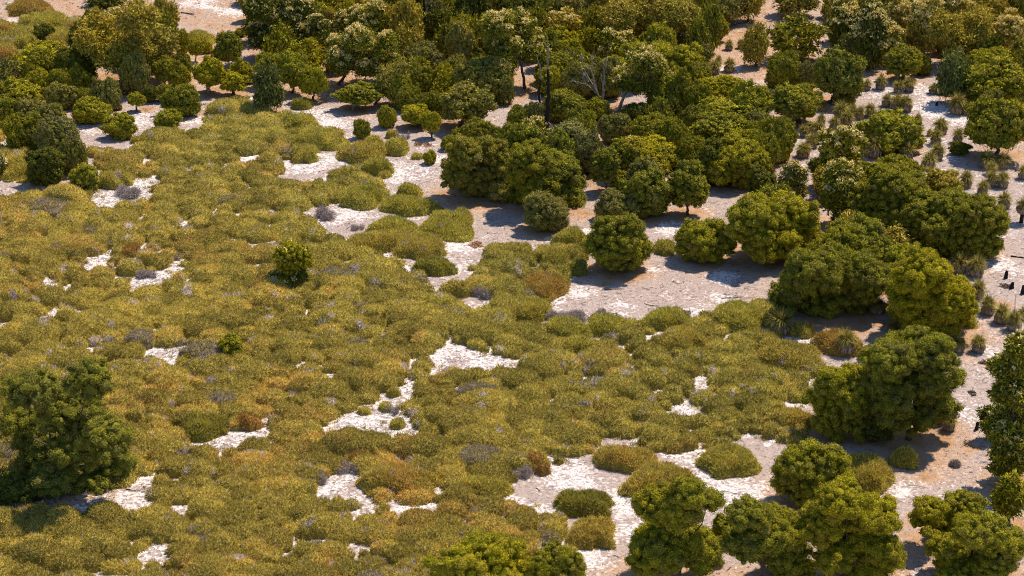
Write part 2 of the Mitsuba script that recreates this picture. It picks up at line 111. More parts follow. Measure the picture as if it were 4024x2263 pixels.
 ('P', 'b', 'g', [3.55,214.42], [[1.9,212.42,5.98,2.41,2.41,1.81],[4.88,214.89,3.96,2.37,2.37,2.2],[2.95,213.36,2.33,2.51,2.51,2.16],[6.41,215.83,1.54,1.71,1.71,1.97],[6.83,214.31,0.54,1.26,1.26,1.09],[0.88,212.78,4.44,1.61,1.61,1.94],[1.19,215.25,0.97,1.71,1.71,1.45],[4.88,213.72,1.09,1.92,1.92,1.21]], 1.0, 'largest domed tree at centre, right one of the big pair'),
 ('P', 'b', 'g', [0.92,224.4], [[0.92,224.4,2.67,2.84,2.27,3.33]], 1.0, 'green dome filling the gap behind the big pair at centre, left'),
 ('P', 'b', 'g', [5.04,222.51], [[5.04,222.51,2.47,2.39,1.92,3.08]], 1.0, 'green dome behind the right one of the big pair at centre'),
 ('P', 'b', 's', [8.61,224.03], [[8.61,224.03,2.15,2.07,1.65,2.68]], 1.0, 'grey-green dome between the weeping tree and the central thicket'),
 ('P', 'b', 'g', [13.27,221.97], [[13.27,221.97,2.27,2.22,1.78,2.83]], 1.0, 'green dome at the left front corner of the central thicket'),
 ('P', 'b', 'd', [22.42,220.29], [[22.42,220.29,2.41,2.04,1.63,3.0]], 1.0, 'dark tree left of the large dark-bottomed dome'),
 ('E', 't', 'd', [2.98,278.67], [[2.97,278.67,2.93,2.79,2.37,2.58]], 1.0, 'dark trees mass at top, left of the silvery shrub'),
 ('F', 't', 'o', [7.09,274.91], [[7.07,274.91,2.41,2.3,1.95,2.0]], 1.0, 'brownish cream-flecked tree at top left of the silvery shrub'),
 ('E', 'b', 's', [10.93,277.49], [[10.93,277.49,1.8,2.22,1.78,2.12]], 1.0, 'silvery shrub in the back row at top centre'),
 ('E', 't', 'o', [20.74,273.68], [[14.46,271.13,5.11,2.89,2.89,2.09],[18.82,274.28,4.56,3.47,3.47,2.46],[22.69,272.33,4.76,2.99,2.99,2.3],[19.89,275.48,1.55,3.5,3.5,1.83],[24.27,273.54,3.65,2.01,2.01,2.01]], 1.0, 'huge brown-olive spreading tree at top centre right'),
 ('E', 't', 'g', [27.27,269.74], [[27.13,269.74,3.52,1.4,1.19,3.23]], 1.0, 'dark upright narrow tree beside the pink sandy gap at top right'),
 ('E', 't', 's', [30.45,283.18], [[30.36,283.18,2.17,2.17,1.84,1.87]], 1.0, 'silver-grey tree behind the narrow upright tree at top right'),
 ('E', 'b', 's', [23.97,270.94], [[23.97,270.94,1.23,1.54,1.23,1.44]], 1.0, 'silvery bush beneath the huge brown-olive tree, right side'),
 ('E', 'b', 's', [25.47,265.02], [[25.47,265.02,1.25,1.42,1.14,1.47]], 1.0, 'silvery bush left of the grass trees in the pink sandy gap'),
 ('P', 'b', 'y', [6.52,270.21], [[6.52,270.21,1.5,2.94,2.35,1.87]], 1.0, 'flat bright green dome right of the tall cream-flowering tree'),
 ('P', 'b', 'y', [7.6,266.36], [[7.6,266.36,1.44,2.0,1.6,1.79]], 1.0, 'bright green dome below the flat dome near top centre'),
 ('B', 'b', 'y', [8.93,262.67], [[8.93,262.67,1.21,1.28,1.03,1.43]], 1.0, 'small bright green dome above the dead grey tree'),
 ('E', 'b', 'y', [10.93,269.52], [[10.93,269.52,1.76,2.12,1.7,2.07]], 1.0, 'feathery upright green tree above the dead grey tree'),
 ('E', 'b', 's', [14.77,268.66], [[14.77,268.66,1.56,1.44,1.15,1.83]], 1.0, 'silvery understorey bush left of the long green dome'),
 ('P', 'b', 'g', [5.73,257.57], [[5.73,257.57,1.75,2.53,2.02,2.19]], 1.0, 'dark tree behind the two burnt poles'),
 ('P', 'b', 'y', [19.61,257.77], [[16.3,255.43,4.6,2.14,2.14,1.37],[19.62,258.32,3.32,2.86,2.86,1.5],[22.61,256.53,3.17,2.07,2.07,1.78],[23.8,259.43,0.42,1.58,1.58,1.28]], 1.0, 'long broad green dome at upper centre right, above the flowering tree'),
 ('F', 't', 'g', [13.36,245.71], [[16.59,244.03,6.99,2.3,2.3,1.46],[14.63,246.11,4.07,2.24,2.24,1.59],[18.0,244.83,5.18,1.9,1.9,1.53],[16.53,246.9,3.11,2.5,2.5,1.32]], 0.8, 'cream-topped tree with pale leaning trunks, right of the dead grey tree'),
 ('P', 'b', 's', [8.83,251.24], [[8.83,251.24,2.11,2.47,1.98,2.64]], 1.0, 'grey-green tree behind the dead grey tree, left'),
 ('P', 'b', 's', [12.22,251.23], [[12.22,251.23,2.3,2.09,1.67,2.86]], 1.0, 'grey-green tree just behind the bare branches of the dead grey tree'),
 ('P', 'b', 'g', [1.3,238.77], [[1.3,238.77,1.46,1.82,1.46,1.82]], 1.0, 'lobed green tree left of the two burnt poles'),
 ('P', 'b', 'g', [6.58,242.02], [[6.58,242.02,1.71,2.67,2.14,2.13]], 1.0, 'green tree right of the two burnt poles'),
 ('P', 'b', 's', [3.08,238.28], [[3.08,238.28,1.72,1.22,1.0,2.02]], 1.0, 'pale grey-green tree between the two burnt poles'),
 ('B', 'b', 'y', [10.55,242.62], [[10.55,242.62,1.24,1.65,1.32,1.46]], 1.0, 'small light green crown around the foot of the dead grey tree'),
 ('P', 'b', 'y', [8.37,235.98], [[8.37,235.98,1.63,1.89,1.51,2.03]], 1.0, 'yellow-green tree below the dead grey tree, left'),
 ('P', 'b', 's', [12.39,234.17], [[12.39,234.17,1.68,2.06,1.65,2.09]], 1.0, 'grey-green tree below the dead grey tree, right'),
 ('P', 't', 's', [7.37,228.27], [[6.79,228.27,2.55,3.2,2.72,2.04]], 1.0, 'greyish weeping tree with fanned dark stems above the tan gap'),
 ('B', 'b', 'y', [5.57,232.79], [[5.57,232.79,1.03,1.03,1.0,1.21]], 1.0, 'small green crown left of the greyish weeping tree'),
 ('P', 'b', 'd', [15.56,240.73], [[15.56,240.73,1.2,2.11,1.69,1.5]], 1.0, 'dark dome right of the dead grey tree foot'),
 ('P', 'b', 'd', [19.38,241.61], [[19.38,241.61,1.42,1.56,1.25,1.77]], 1.0, 'very dark tree in the heart of the right-hand thicket'),
 ('P', 'b', 'g', [19.34,245.84], [[19.34,245.84,1.58,2.24,1.79,1.97]], 1.0, 'green dome right of the cream-topped tree'),
 ('P', 'b', 'g', [21.16,245.98], [[21.16,245.98,2.19,1.87,1.49,2.73]], 1.0, 'green dome below the long broad dome, left'),
 ('P', 'b', 'g', [16.78,231.65], [[16.78,231.65,1.9,2.66,2.13,2.37]], 1.0, 'green dome in the middle of the central thicket'),
 ('P', 'b', 'y', [15.56,226.96], [[15.56,226.96,1.44,3.4,2.72,1.8]], 1.0, 'bright broad dome in the central thicket above the two front trees'),
 ('P', 'b', 'g', [16.76,224.93], [[16.76,224.93,1.2,2.77,2.21,1.5]], 1.0, 'low dome just in front of the bright broad dome in the thicket'),
 ('P', 'b', 'g', [19.23,230.5], [[19.23,230.5,1.9,1.77,1.41,2.37]], 1.0, 'green crown at right side of the central thicket dome'),
 ('P', 'b', 'g', [21.05,225.58], [[21.05,225.58,1.7,1.95,1.56,2.12]], 1.0, 'two-lobed green tree left of the large dark-bottomed dome'),
 ('P', 'b', 'y', [26.31,249.18], [[26.31,249.18,1.6,3.02,2.42,2.0]], 1.0, 'bright dome at top of the right-hand thicket below the grass tree gap'),
 ('P', 'b', 'y', [29.33,241.27], [[29.33,241.27,2.14,3.03,2.42,2.67]], 1.0, 'bright dome at the right end of the thicket crest'),
 ('P', 'b', 'y', [26.49,240.37], [[26.49,240.37,1.54,3.85,3.08,1.93]], 1.0, 'broad bright dome second from the crest of the right-hand thicket'),
 ('P', 'b', 'g', [23.16,243.9], [[23.16,243.9,2.02,1.85,1.48,2.52]], 1.0, 'green dome on the left slope of the right-hand thicket'),
 ('P', 'b', 'g', [22.69,237.9], [[22.69,237.9,1.59,2.0,1.6,1.99]], 1.0, 'round dome at left of the broad bright dome in the right-hand thicket'),
 ('P', 'b', 'g', [24.86,233.4], [[24.86,233.4,1.7,3.75,3.0,2.12]], 1.0, 'broad green dome mid-way down the right-hand thicket'),
 ('P', 'b', 'g', [29.58,232.74], [[29.58,232.74,1.55,2.05,1.64,1.94]], 1.0, 'round green tree on the right rim of the right-hand thicket'),
 ('P', 'b', 'g', [26.92,228.51], [[26.92,228.51,1.58,2.89,2.31,1.97]], 1.0, 'green dome above the large dark-bottomed dome of the thicket'),
 ('P', 'b', 'y', [25.6,220.29], [[25.6,220.29,2.26,3.65,2.92,2.82]], 1.0, 'large bright dome with dark base at the lower right of the thicket'),
 ('P', 'b', 'g', [29.05,224.03], [[29.05,224.03,2.24,1.89,1.51,2.79]], 1.0, 'green tree right of the large dark-bottomed dome'),
 ('P', 't', 'g', [10.71,218.14], [[10.65,218.14,2.83,1.61,1.37,2.58]], 1.0, 'medium tree at left of the tan gap in front of the thicket'),
 ('P', 'b', 's', [15.15,217.6], [[15.15,217.6,1.78,2.1,1.68,2.21]], 1.0, 'grey-green crown behind the two front trees of the thicket'),
 ('P', 'b', 'g', [14.88,210.77], [[14.88,210.77,2.4,2.7,2.16,2.99]], 1.0, 'front tree of the thicket with a wide lobed crown, left of the round one'),
 ('B', 'b', 'y', [12.13,218.41], [[12.13,218.41,1.02,1.21,1.0,1.21]], 1.0, 'small bright green bush left of the wide lobed front tree'),
 ('P', 't', 'g', [19.42,210.88], [[19.3,210.88,3.31,2.19,1.86,3.06]], 1.0, 'round-crowned tree with a short trunk on tan ground'),
 ('E', 't', 'o', [32.74,264.15], [[32.59,264.15,2.96,1.68,1.43,2.75]], 1.0, 'feathery tree at the right of the pink sandy gap'),
 ('E', 't', 'g', [38.59,267.06], [[38.42,267.06,2.99,3.49,2.96,2.74]], 1.0, 'isolated dark olive tree with open crown on the pink sand, upper right'),
 ('F', 't', 'd', [45.41,268.84], [[45.15,268.84,3.88,2.07,1.76,3.39]], 1.0, 'dark cream-flecked tree left in the tall flowering stand at upper right'),
 ('F', 't', 'd', [47.73,263.0], [[47.39,263.0,4.8,2.29,1.94,4.54]], 1.0, 'tall dark tree in the flowering stand, second from left'),
 ('E', 'b', 't', [45.47,265.4], [[45.47,265.4,2.06,1.51,1.21,2.43]], 1.0, 'blue-green tree at the left foot of the tall flowering stand'),
 ('F', 't', 'y', [50.52,265.89], [[50.32,265.89,2.7,2.23,1.89,2.45]], 2.0, 'bright cream-blossomed crown at the front of the tall flowering stand'),
 ('F', 't', 'o', [53.83,273.68], [[53.55,273.68,3.65,1.64,1.4,3.17]], 1.0, 'cream-tipped tree at the back of the tall flowering stand'),
 ('F', 't', 'o', [56.14,268.24], [[55.78,268.24,4.39,2.15,1.83,3.98]], 1.4, 'tall cream-tipped narrow tree in the centre of the flowering stand'),
 ('E', 't', 'o', [60.9,265.89], [[57.91,263.97,5.4,2.29,2.29,2.29],[62.1,266.34,5.42,2.67,2.67,2.08],[60.04,264.88,3.29,2.93,2.93,2.04],[63.45,267.25,2.56,1.97,1.97,1.87]], 0.3, 'big olive spreading tree right of the flowering stand'),
 ('F', 't', 'o', [67.86,268.24], [[67.57,268.24,2.9,2.15,1.83,2.47]], 1.0, 'olive cream-flecked tree at the far right in the back row'),
 ('E', 't', 'o', [66.82,278.67], [[66.53,278.67,3.08,2.79,2.37,2.42]], 1.0, 'olive tree cut by the top edge at far right'),
 ('P', 't', 'g', [51.51,258.2], [[51.58,258.2,2.47,2.74,2.33,2.15]], 1.0, 'domed tree with black trunk behind the far row of grass trees'),
 ('B', 'b', 'd', [54.42,260.38], [[54.42,260.38,1.21,1.14,1.0,1.43]], 1.0, 'dark bush right of the domed tree with black trunk'),
 ('P', 'b', 'g', [35.3,254.94], [[35.3,254.94,2.15,2.31,1.85,2.69]], 1.0, 'rounded tree left of the pair on the right-hand flat edge'),
 ('P', 't', 'g', [40.41,248.8], [[41.36,248.8,3.64,3.27,2.78,3.3]], 1.0, 'big rounded tree with splayed dark trunk at the left of the right-hand flat'),
 ('P', 'b', 's', [38.3,254.05], [[38.3,254.05,1.77,1.2,1.0,2.08]], 1.0, 'narrow grey-green tree between two rounded trees left of the flat'),
 ('B', 'b', 'g', [43.98,252.23], [[43.98,252.23,1.21,1.28,1.02,1.42]], 1.0, 'green lobe-shaped bush at the right of the splayed-trunk tree'),
 ('P', 't', 'g', [34.93,241.45], [[35.03,241.45,2.68,3.36,2.86,2.32]], 1.0, 'spreading tree with low dark limbs at the left edge of the flat'),
 ('B', 'b', 'g', [42.34,248.48], [[42.34,248.48,0.73,1.39,1.11,0.86]], 1.0, 'low green bush on sand right of the spreading low-limbed tree'),
 ('E', 't', 't', [56.42,249.06], [[56.12,249.06,3.45,2.02,1.71,3.13]], 1.0, 'grey-leaved gum standing at the right of the flat'),
 ('P', 'b', 'y', [62.58,257.83], [[62.58,257.83,1.94,3.21,2.57,2.42]], 1.0, 'light green tree behind the dark cluster at the right edge'),
 ('P', 'b', 'g', [61.17,248.98], [[61.17,248.98,2.33,4.9,3.92,2.91]], 1.0, 'wide dark green tree cluster at right edge above the largest dome there'),
 ('P', 't', 'g', [57.67,229.4], [[57.31,229.4,3.75,3.68,3.13,3.39]], 1.0, 'largest lobed dome tree at the right edge beside the flat'),
 ('P', 'b', 'y', [45.21,231.62], [[45.21,231.62,2.16,3.88,3.1,2.55]], 1.0, 'wide dense dark-bottomed dome alone in the middle of the grass tree flat'),
 ('B', 'b', 'd', [53.34,230.11], [[53.34,230.11,0.72,1.18,1.0,0.84]], 1.0, 'low dark shrub left of the largest right-edge dome'),
 ('P', 'b', 'g', [31.26,228.11], [[31.26,228.11,2.39,2.27,1.82,2.98]], 1.0, 'green tree left of the cream-flowering shrub near the flat'),
 ('F', 'b', 'g', [38.6,225.97], [[38.6,225.97,2.22,2.48,1.98,2.61]], 1.0, 'pale cream-flowering tree at the left of the wide dense dome'),
 ('F', 'b', 's', [31.43,214.47], [[31.43,214.47,2.34,1.55,1.24,2.75]], 1.0, 'small cream-flowering tree, left of the two below the flat'),
 ('F', 't', 'g', [34.92,207.78], [[35.82,207.78,3.92,2.37,2.02,3.5]], 1.0, 'cream-flowering tree with a black trunk, right of the two below the flat'),
 ('P', 'b', 'd', [35.67,219.23], [[35.67,219.23,2.0,1.69,1.35,2.49]], 1.0, 'dark tree between the cream-flowering trees'),
 ('B', 'b', 'y', [31.73,215.25], [[31.73,215.25,1.28,1.34,1.07,1.51]], 1.0, 'small pale-flowered crown at the bottom left of the cream-flowering trees'),
 ('P', 'b', 'g', [40.15,210.97], [[40.15,210.97,2.83,2.94,2.35,3.53]], 1.0, 'green dome behind the dense front dome left of the lower flat'),
 ('P', 'b', 'g', [41.32,205.29], [[41.32,205.29,3.39,5.03,4.02,4.23]], 1.0, 'tall dark-based domed tree left of the lower grass tree flat'),
 ('P', 'b', 'g', [47.47,199.65], [[47.47,199.65,3.16,4.49,3.59,3.72]], 1.0, 'domed tree at the rim of the lower grass tree flat'),
 ('P', 'b', 'g', [43.83,201.25], [[43.83,201.25,2.74,2.73,2.19,3.22]], 1.0, 'green tree squeezed between the two domed trees by the lower flat'),
 ('P', 'b', 'y', [27.41,199.4], [[25.19,197.0,4.69,2.88,2.88,2.64],[29.08,199.96,4.16,3.13,3.13,2.39],[27.08,198.13,2.44,3.74,3.74,2.03],[30.89,201.09,0.75,2.32,2.32,1.81]], 1.0, 'large bright domed tree beside the sunlit clearing at right of centre'),
 ('P', 'b', 'g', [11.16,195.47], [[11.16,195.47,2.97,3.45,2.76,3.49]], 1.0, 'perfectly rounded dark green tree standing alone at the clearing edge, centre right'),
 ('P', 'b', 'y', [20.13,198.24], [[20.13,198.24,1.99,3.02,2.41,2.34]], 1.0, 'rounded tree in the middle between the lone round tree and the large domed tree'),
 ('P', 'b', 's', [3.62,206.55], [[3.62,206.55,1.97,2.69,2.15,2.31]], 1.0, 'grey-green tree at the front of the central pair of domed trees'),
 ('B', 'b', 's', [11.66,209.77], [[11.66,209.77,1.49,2.4,1.92,1.75]], 1.0, 'low grey-green dome behind the lone round tree'),
 ('P', 'b', 'g', [34.69,193.67], [[34.69,193.67,2.87,4.48,3.58,3.37]], 1.0, 'lobed tree behind the wide dark tree of the lower right group'),
 ('P', 'b', 'g', [32.15,185.9], [[29.11,183.24,4.87,2.71,2.71,2.48],[32.76,186.52,3.87,3.35,3.35,2.38],[34.8,184.5,3.9,2.15,2.15,2.38],[31.95,187.78,0.71,4.38,4.38,2.4],[27.48,185.75,1.41,1.77,1.77,1.53]], 1.0, 'wide dark domed tree at the left of the lower right group'),
 ('P', 'b', 'y', [39.49,186.36], [[39.49,186.36,3.08,3.15,2.52,3.62]], 1.0, 'bright crown rising behind the right tree of the lower right group'),
 ('P', 't', 'y', [40.54,179.06], [[38.97,177.01,7.6,2.8,2.8,1.88],[38.57,179.55,4.2,2.67,2.67,2.2],[41.69,177.98,4.28,2.46,2.46,2.23],[40.47,180.52,1.86,3.85,3.85,2.12]], 1.0, 'bright lobed tree at the right of the lower right group'),
 ('P', 't', 'g', [34.6,158.43], [[31.92,156.62,8.6,2.19,2.19,1.76],[35.06,158.86,8.27,2.9,2.9,1.61],[36.63,157.47,6.67,1.87,1.87,2.08],[34.44,159.71,4.98,3.45,3.45,1.93],[32.09,158.33,5.67,2.05,2.05,1.84],[32.69,156.94,3.7,1.71,1.71,2.13],[36.91,159.18,3.12,1.56,1.56,1.98],[35.5,157.8,2.48,1.2,1.2,1.63]], 1.0, 'wide-crowned tree with a clear dark trunk near the right edge'),
 ('P', 'b', 'y', [28.81,159.36], [[28.81,159.36,3.09,3.03,2.42,3.63]], 1.0, 'lighter green tree left of the wide-crowned trunk tree at right'),
 ('P', 'b', 'd', [31.68,158.22], [[31.68,158.22,1.58,1.64,1.31,1.86]], 1.0, 'dark foliage tree beneath the wide-crowned trunk tree'),
 ('F', 't', 'g', [41.99,150.43], [[41.15,149.62,13.08,1.18,1.18,1.18],[40.62,150.62,10.91,1.57,1.57,1.15],[41.1,150.0,9.04,1.79,1.79,1.44],[42.0,151.01,6.7,1.43,1.43,1.21],[40.9,150.39,5.29,1.7,1.7,1.26],[41.79,149.77,3.76,1.81,1.81,1.81],[41.35,150.77,1.58,1.44,1.44,0.9]], 0.6, 'dark cream-flecked gum cut by the right edge'),
 ('E', 't', 'd', [43.18,158.4], [[41.74,158.4,1.81,0.92,0.78,1.52]], 1.0, 'thin leafy limb tree reaching left from the right-edge gum'),
 ('E', 't', 'y', [40.22,143.72], [[39.95,143.72,2.71,1.28,1.09,2.3]], 1.0, 'light green sapling gum at the right edge below the dark gum'),
 ('P', 'b', 'n', [-37.44,150.51], [[-34.01,147.99,11.03,1.92,1.92,1.72],[-35.63,151.1,6.54,1.97,1.97,1.54],[-39.06,149.18,9.36,2.26,2.26,1.4],[-41.29,152.29,5.18,1.66,1.66,1.45],[-37.76,150.36,6.74,1.47,1.47,1.88],[-33.25,148.44,5.54,2.11,2.11,1.46],[-33.16,151.55,1.23,1.5,1.5,1.5],[-36.07,149.63,3.79,2.14,2.14,1.7],[-40.16,152.74,2.29,1.84,1.84,1.84],[-35.3,150.82,-0.07,2.34,2.34,1.34],[-38.11,148.89,1.39,1.97,1.97,1.29]], 1.0, 'big dark multi-crowned tree at the lower left'),
 ('B', 'b', 'd', [-41.17,147.69], [[-41.17,147.69,1.04,2.13,1.7,1.22]], 1.0, 'dark low bush in the shade left of the big lower-left tree'),
 ('P', 't', 'y', [-22.45,191.75], [[-22.32,191.75,2.96,2.02,1.72,1.64]], 0.5, 'lone yellow-topped tree in the middle of the heath'),
 ('B', 'b', 'd', [-22.67,191.52], [[-22.67,191.52,0.94,2.02,1.62,1.11]], 1.0, 'dark leafy skirt bush around the foot of the lone yellow-topped tree'),
 ('B', 'b', 'y', [-26.46,174.89], [[-26.46,174.89,1.05,1.16,1.0,1.23]], 1.0, 'small bright green bush alone in the heath, lower left of centre'),
 ('P', 'b', 'y', [-2.2,133.56], [[-2.2,133.56,2.21,3.77,3.01,2.6]], 1.0, 'bright dome tree at the bottom edge, left of its darker neighbour'),
 ('P', 'b', 'g', [3.36,132.71], [[3.36,132.71,2.22,2.25,1.8,2.62]], 1.0, 'darker dome tree at the bottom edge beside the white sand'),
 ('P', 't', 'y', [12.61,135.19], [[13.25,133.66,8.76,1.48,1.48,1.07],[10.92,135.55,6.47,1.66,1.66,1.45],[12.62,134.38,6.98,1.79,1.79,1.59],[12.27,136.28,3.42,2.9,2.9,1.69],[15.07,135.11,7.25,0.9,0.9,0.69],[10.91,133.94,3.08,2.11,2.11,1.24],[14.41,135.83,2.28,1.68,1.68,1.68]], 1.0, 'tall lobed tree with forked trunk on the white sand, bottom right of centre'),
 ('B', 't', 'y', [16.55,138.64], [[16.45,138.64,2.44,0.85,0.73,1.72]], 1.0, 'slim young tree with thin trunk right of the tall forked-trunk tree'),
 ('P', 't', 'g', [19.33,133.78], [[17.6,132.33,7.83,1.62,1.62,0.98],[19.1,134.12,5.41,2.55,2.55,1.48],[17.67,133.01,4.68,1.94,1.94,1.13],[20.36,134.81,2.9,2.27,2.27,1.33]], 1.0, 'dark lobed tree at the bottom, left end of the right foreground group'),
 ('P', 'b', 'y', [24.71,147.69], [[24.71,147.69,2.36,3.21,2.57,2.77]], 1.0, 'broad dome tree at the back of the right foreground group'),
 ('P', 't', 'y', [26.23,135.15], [[24.62,133.41,8.27,2.08,2.08,1.2],[27.32,135.57,5.75,2.22,2.22,1.42],[23.31,134.23,5.73,1.65,1.65,1.65],[25.81,136.39,3.04,2.24,2.24,1.34],[28.14,135.06,3.02,1.52,1.52,1.0],[24.21,133.72,2.9,1.41,1.41,0.82],[27.51,135.88,0.86,1.64,1.64,0.96],[28.91,134.54,2.39,0.81,0.81,0.74]], 1.0, 'largest bright dome tree with dark stems in the right foreground group'),
 ('P', 'b', 'y', [20.86,136.57], [[20.86,136.57,2.57,1.84,1.47,3.03]], 1.0, 'bright tree at the left front of the right foreground group'),
 ('B', 'b', 'y', [21.63,134.8], [[21.63,134.8,1.23,1.52,1.22,1.45]], 1.0, 'low bright bush at the bottom left of the right foreground group'),
 ('P', 't', 'y', [34.64,141.45], [[32.77,140.14,3.67,1.3,1.3,0.75],[35.84,141.75,3.22,1.47,1.47,0.85],[32.68,140.76,2.35,1.26,1.26,0.73],[35.06,142.37,1.53,1.59,1.59,0.92],[33.97,141.37,0.9,0.84,0.84,0.49]], 1.0, 'flat-topped tree left of the sandy track end at bottom right'),
 ('P', 't', 'y', [36.19,135.92], [[35.32,134.08,5.23,2.1,2.1,1.22],[33.5,136.35,2.47,1.68,1.68,0.98],[37.26,134.95,3.67,1.92,1.92,1.12],[35.69,137.21,1.59,2.16,2.16,1.26],[34.0,135.81,1.38,1.33,1.33,0.78],[36.69,134.41,2.12,1.67,1.67,0.98]], 1.0, 'widest bright dome tree with dark stems in the bottom right corner'),
 ('B', 'b', 'y', [33.48,133.99], [[33.48,133.99,0.88,1.37,1.09,1.03]], 1.0, 'small bright crown at the bottom edge, left of two'),
 ('B', 'b', 'y', [35.51,133.61], [[35.51,133.61,1.06,1.01,1.0,1.25]], 1.0, 'small bright crown at the bottom edge, right of two'),
 ('E', 't', 'd', [-15.25,284.49], [[-15.18,284.49,3.15,2.84,2.41,2.65]], 1.0, 'dark tree cut by the top edge above the brown-olive tree'),
 ('E', 't', 'd', [-5.46,278.67], [[-5.44,278.67,3.66,2.41,2.05,3.03]], 1.0, 'dark tree cut by the top edge above the tall olive dome'),
 ('E', 't', 'o', [-22.89,285.15], [[-22.81,285.15,2.71,2.84,2.42,2.1]], 1.0, 'shadowy olive tree cut by the top edge left of the burnt trunk'),
 ('E', 't', 'o', [13.29,284.49], [[13.24,284.49,3.05,2.84,2.41,2.54]], 1.0, 'olive tree cut by the top edge behind the silvery shrub'),
 ('E', 't', 'o', [33.87,285.15], [[33.73,285.15,2.98,2.18,1.85,2.47]], 1.0, 'thin-stemmed tree cut by the top edge over the pink sand'),
 ('E', 't', 's', [41.12,287.81], [[40.98,287.81,2.47,3.16,2.68,1.94]], 1.0, 'twisted thin tree at the top edge over the pink sand'),
 ('F', 't', 'o', [61.66,276.16], [[61.33,276.16,3.77,2.76,2.35,3.05]], 1.0, 'cream-tipped tree cut by the top edge right of the flowering stand'),
 ('E', 'b', 'd', [-59.65,292.9], [[-59.65,292.9,1.16,2.63,2.1,1.37]], 1.0, 'dark bush cut by the top edge above the upper-left sand'),
 ('E', 'b', 'g', [-12.92,255.69], [[-12.92,255.69,1.78,2.32,2.32,2.23]], 1.0, 'half hidden green tree, first from left, first hidden row, upper central woodland@'),
 ('E', 'b', 'y', [-8.56,250.34], [[-8.56,250.34,1.5,1.55,1.55,1.88]], 1.0, 'half hidden bright green tree, second from left, first hidden row, upper central woodland@'),
 ('P', 'b', 'y', [-6.2,245.32], [[-6.2,245.32,1.46,2.11,2.11,1.82]], 1.0, 'half hidden bright green tree, third from left, first hidden row, upper central woodland@'),
 ('E', 'b', 'g', [-3.99,256.3], [[-3.99,256.3,1.75,1.76,1.76,2.18]], 1.0, 'half hidden green tree, fourth from left, first hidden row, upper central woodland@'),
 ('F', 'b', 'g', [2.31,229.92], [[2.31,229.92,1.91,1.63,1.63,2.38]], 1.0, 'half hidden green tree, fifth from left, first hidden row, upper central woodland@'),
 ('P', 'b', 'y', [4.78,252.7], [[4.78,252.7,1.66,1.76,1.76,2.07]], 1.0, 'half hidden bright green tree, sixth from left, first hidden row, upper central woodland@'),
 ('P', 'b', 'y', [13.69,258.5], [[13.69,258.5,1.31,2.36,2.36,1.63]], 1.0, 'half hidden bright green tree, seventh from left, first hidden row, upper central woodland@'),
 ('E', 'b', 'g', [18.16,237.84], [[18.16,237.84,1.89,1.51,1.51,2.36]], 1.0, 'half hidden green tree, eighth from left, first hidden row, upper central woodland@'),
 ('P', 'b', 'y', [20.82,253.59], [[20.82,253.59,1.52,1.64,1.64,1.91]], 1.0, 'half hidden bright green tree, ninth from left, first hidden row, upper central woodland@'),
 ('P', 'b', 'g', [24.14,253.81], [[24.14,253.81,1.71,1.62,1.62,2.14]], 1.0, 'half hidden green tree, tenth from left, first hidden row, upper central woodland@'),
 ('P', 'b', 's', [29.9,236.22], [[29.9,236.22,1.46,1.62,1.62,1.82]], 1.0, 'half hidden grey-green tree, eleventh from left, first hidden row, upper central woodland@'),
 ('E', 'b', 'y', [-31.03,264.14], [[-31.03,264.14,2.38,1.98,1.98,2.97]], 1.0, 'half hidden bright green tree, first from left, second hidden row, upper central woodland@'),
 ('E', 'b', 'y', [-27.52,262.71], [[-27.52,262.71,1.78,2.42,2.42,2.23]], 1.0, 'half hidden bright green tree, second from left, second hidden row, upper central woodland@'),
 ('P', 'b', 'g', [-23.22,261.43], [[-23.22,261.43,1.3,1.67,1.67,1.62]], 1.0, 'half hidden green tree, third from left, second hidden row, upper central woodland@'),
 ('E', 'b', 's', [-16.67,262.22], [[-16.67,262.22,1.79,1.56,1.56,2.23]], 1.0, 'half hidden grey-green tree, fourth from left, second hidden row, upper central woodland@'),
 ('P', 'b', 'd', [-4.37,260.8], [[-4.37,260.8,1.35,1.55,1.55,1.68]], 1.0, 'half hidden dark green tree, fifth from left, second hidden row, upper central woodland@'),
 ('E', 'b', 'g', [-2.4,263.74], [[-2.4,263.74,2.21,2.06,2.06,2.76]], 1.0, 'half hidden green tree, sixth from left, second hidden row, upper central woodland@'),
 ('E', 'b', 'g', [-1.0,259.78], [[-1.0,259.78,1.71,1.56,1.56,2.14]], 1.0, 'half hidden green tree, seventh from left, second hidden row, upper central woodland@'),
 ('E', 'b', 'g', [4.65,263.36], [[4.65,263.36,2.31,1.61,1.61,2.89]], 1.0, 'half hidden green tree, eighth from left, second hidden row, upper central woodland@'),
 ('E', 'b', 's', [7.19,260.75], [[7.19,260.75,1.42,1.61,1.61,1.78]], 1.0, 'half hidden grey-green tree, ninth from left, second hidden row, upper central woodland@'),
 ('E', 'b', 'g', [9.85,259.78], [[9.85,259.78,1.31,1.78,1.78,1.64]], 1.0, 'half hidden green tree, tenth from left, second hidden row, upper central woodland@'),
 ('E', 'b', 'd', [18.77,262.33], [[18.77,262.33,1.81,2.06,2.06,2.26]], 1.0, 'half hidden dark green tree, eleventh from left, second hidden row, upper central woodland@'),
 ('E', 'b', 'o', [-14.22,264.76], [[-14.22,264.76,2.23,1.96,1.96,2.78]], 1.0, 'half hidden olive tree, first from left, third hidden row, upper central woodland@'),
 ('E', 'b', 'g', [-8.59,266.23], [[-8.59,266.23,2.38,1.56,1.56,2.98]], 1.0, 'half hidden green tree, second from left, third hidden row, upper central woodland@'),
 ('E', 'b', 'y', [-5.74,270.56], [[-5.74,270.56,2.21,2.42,2.42,2.77]], 1.0, 'half hidden bright green tree, third from left, third hidden row, upper central woodland@'),
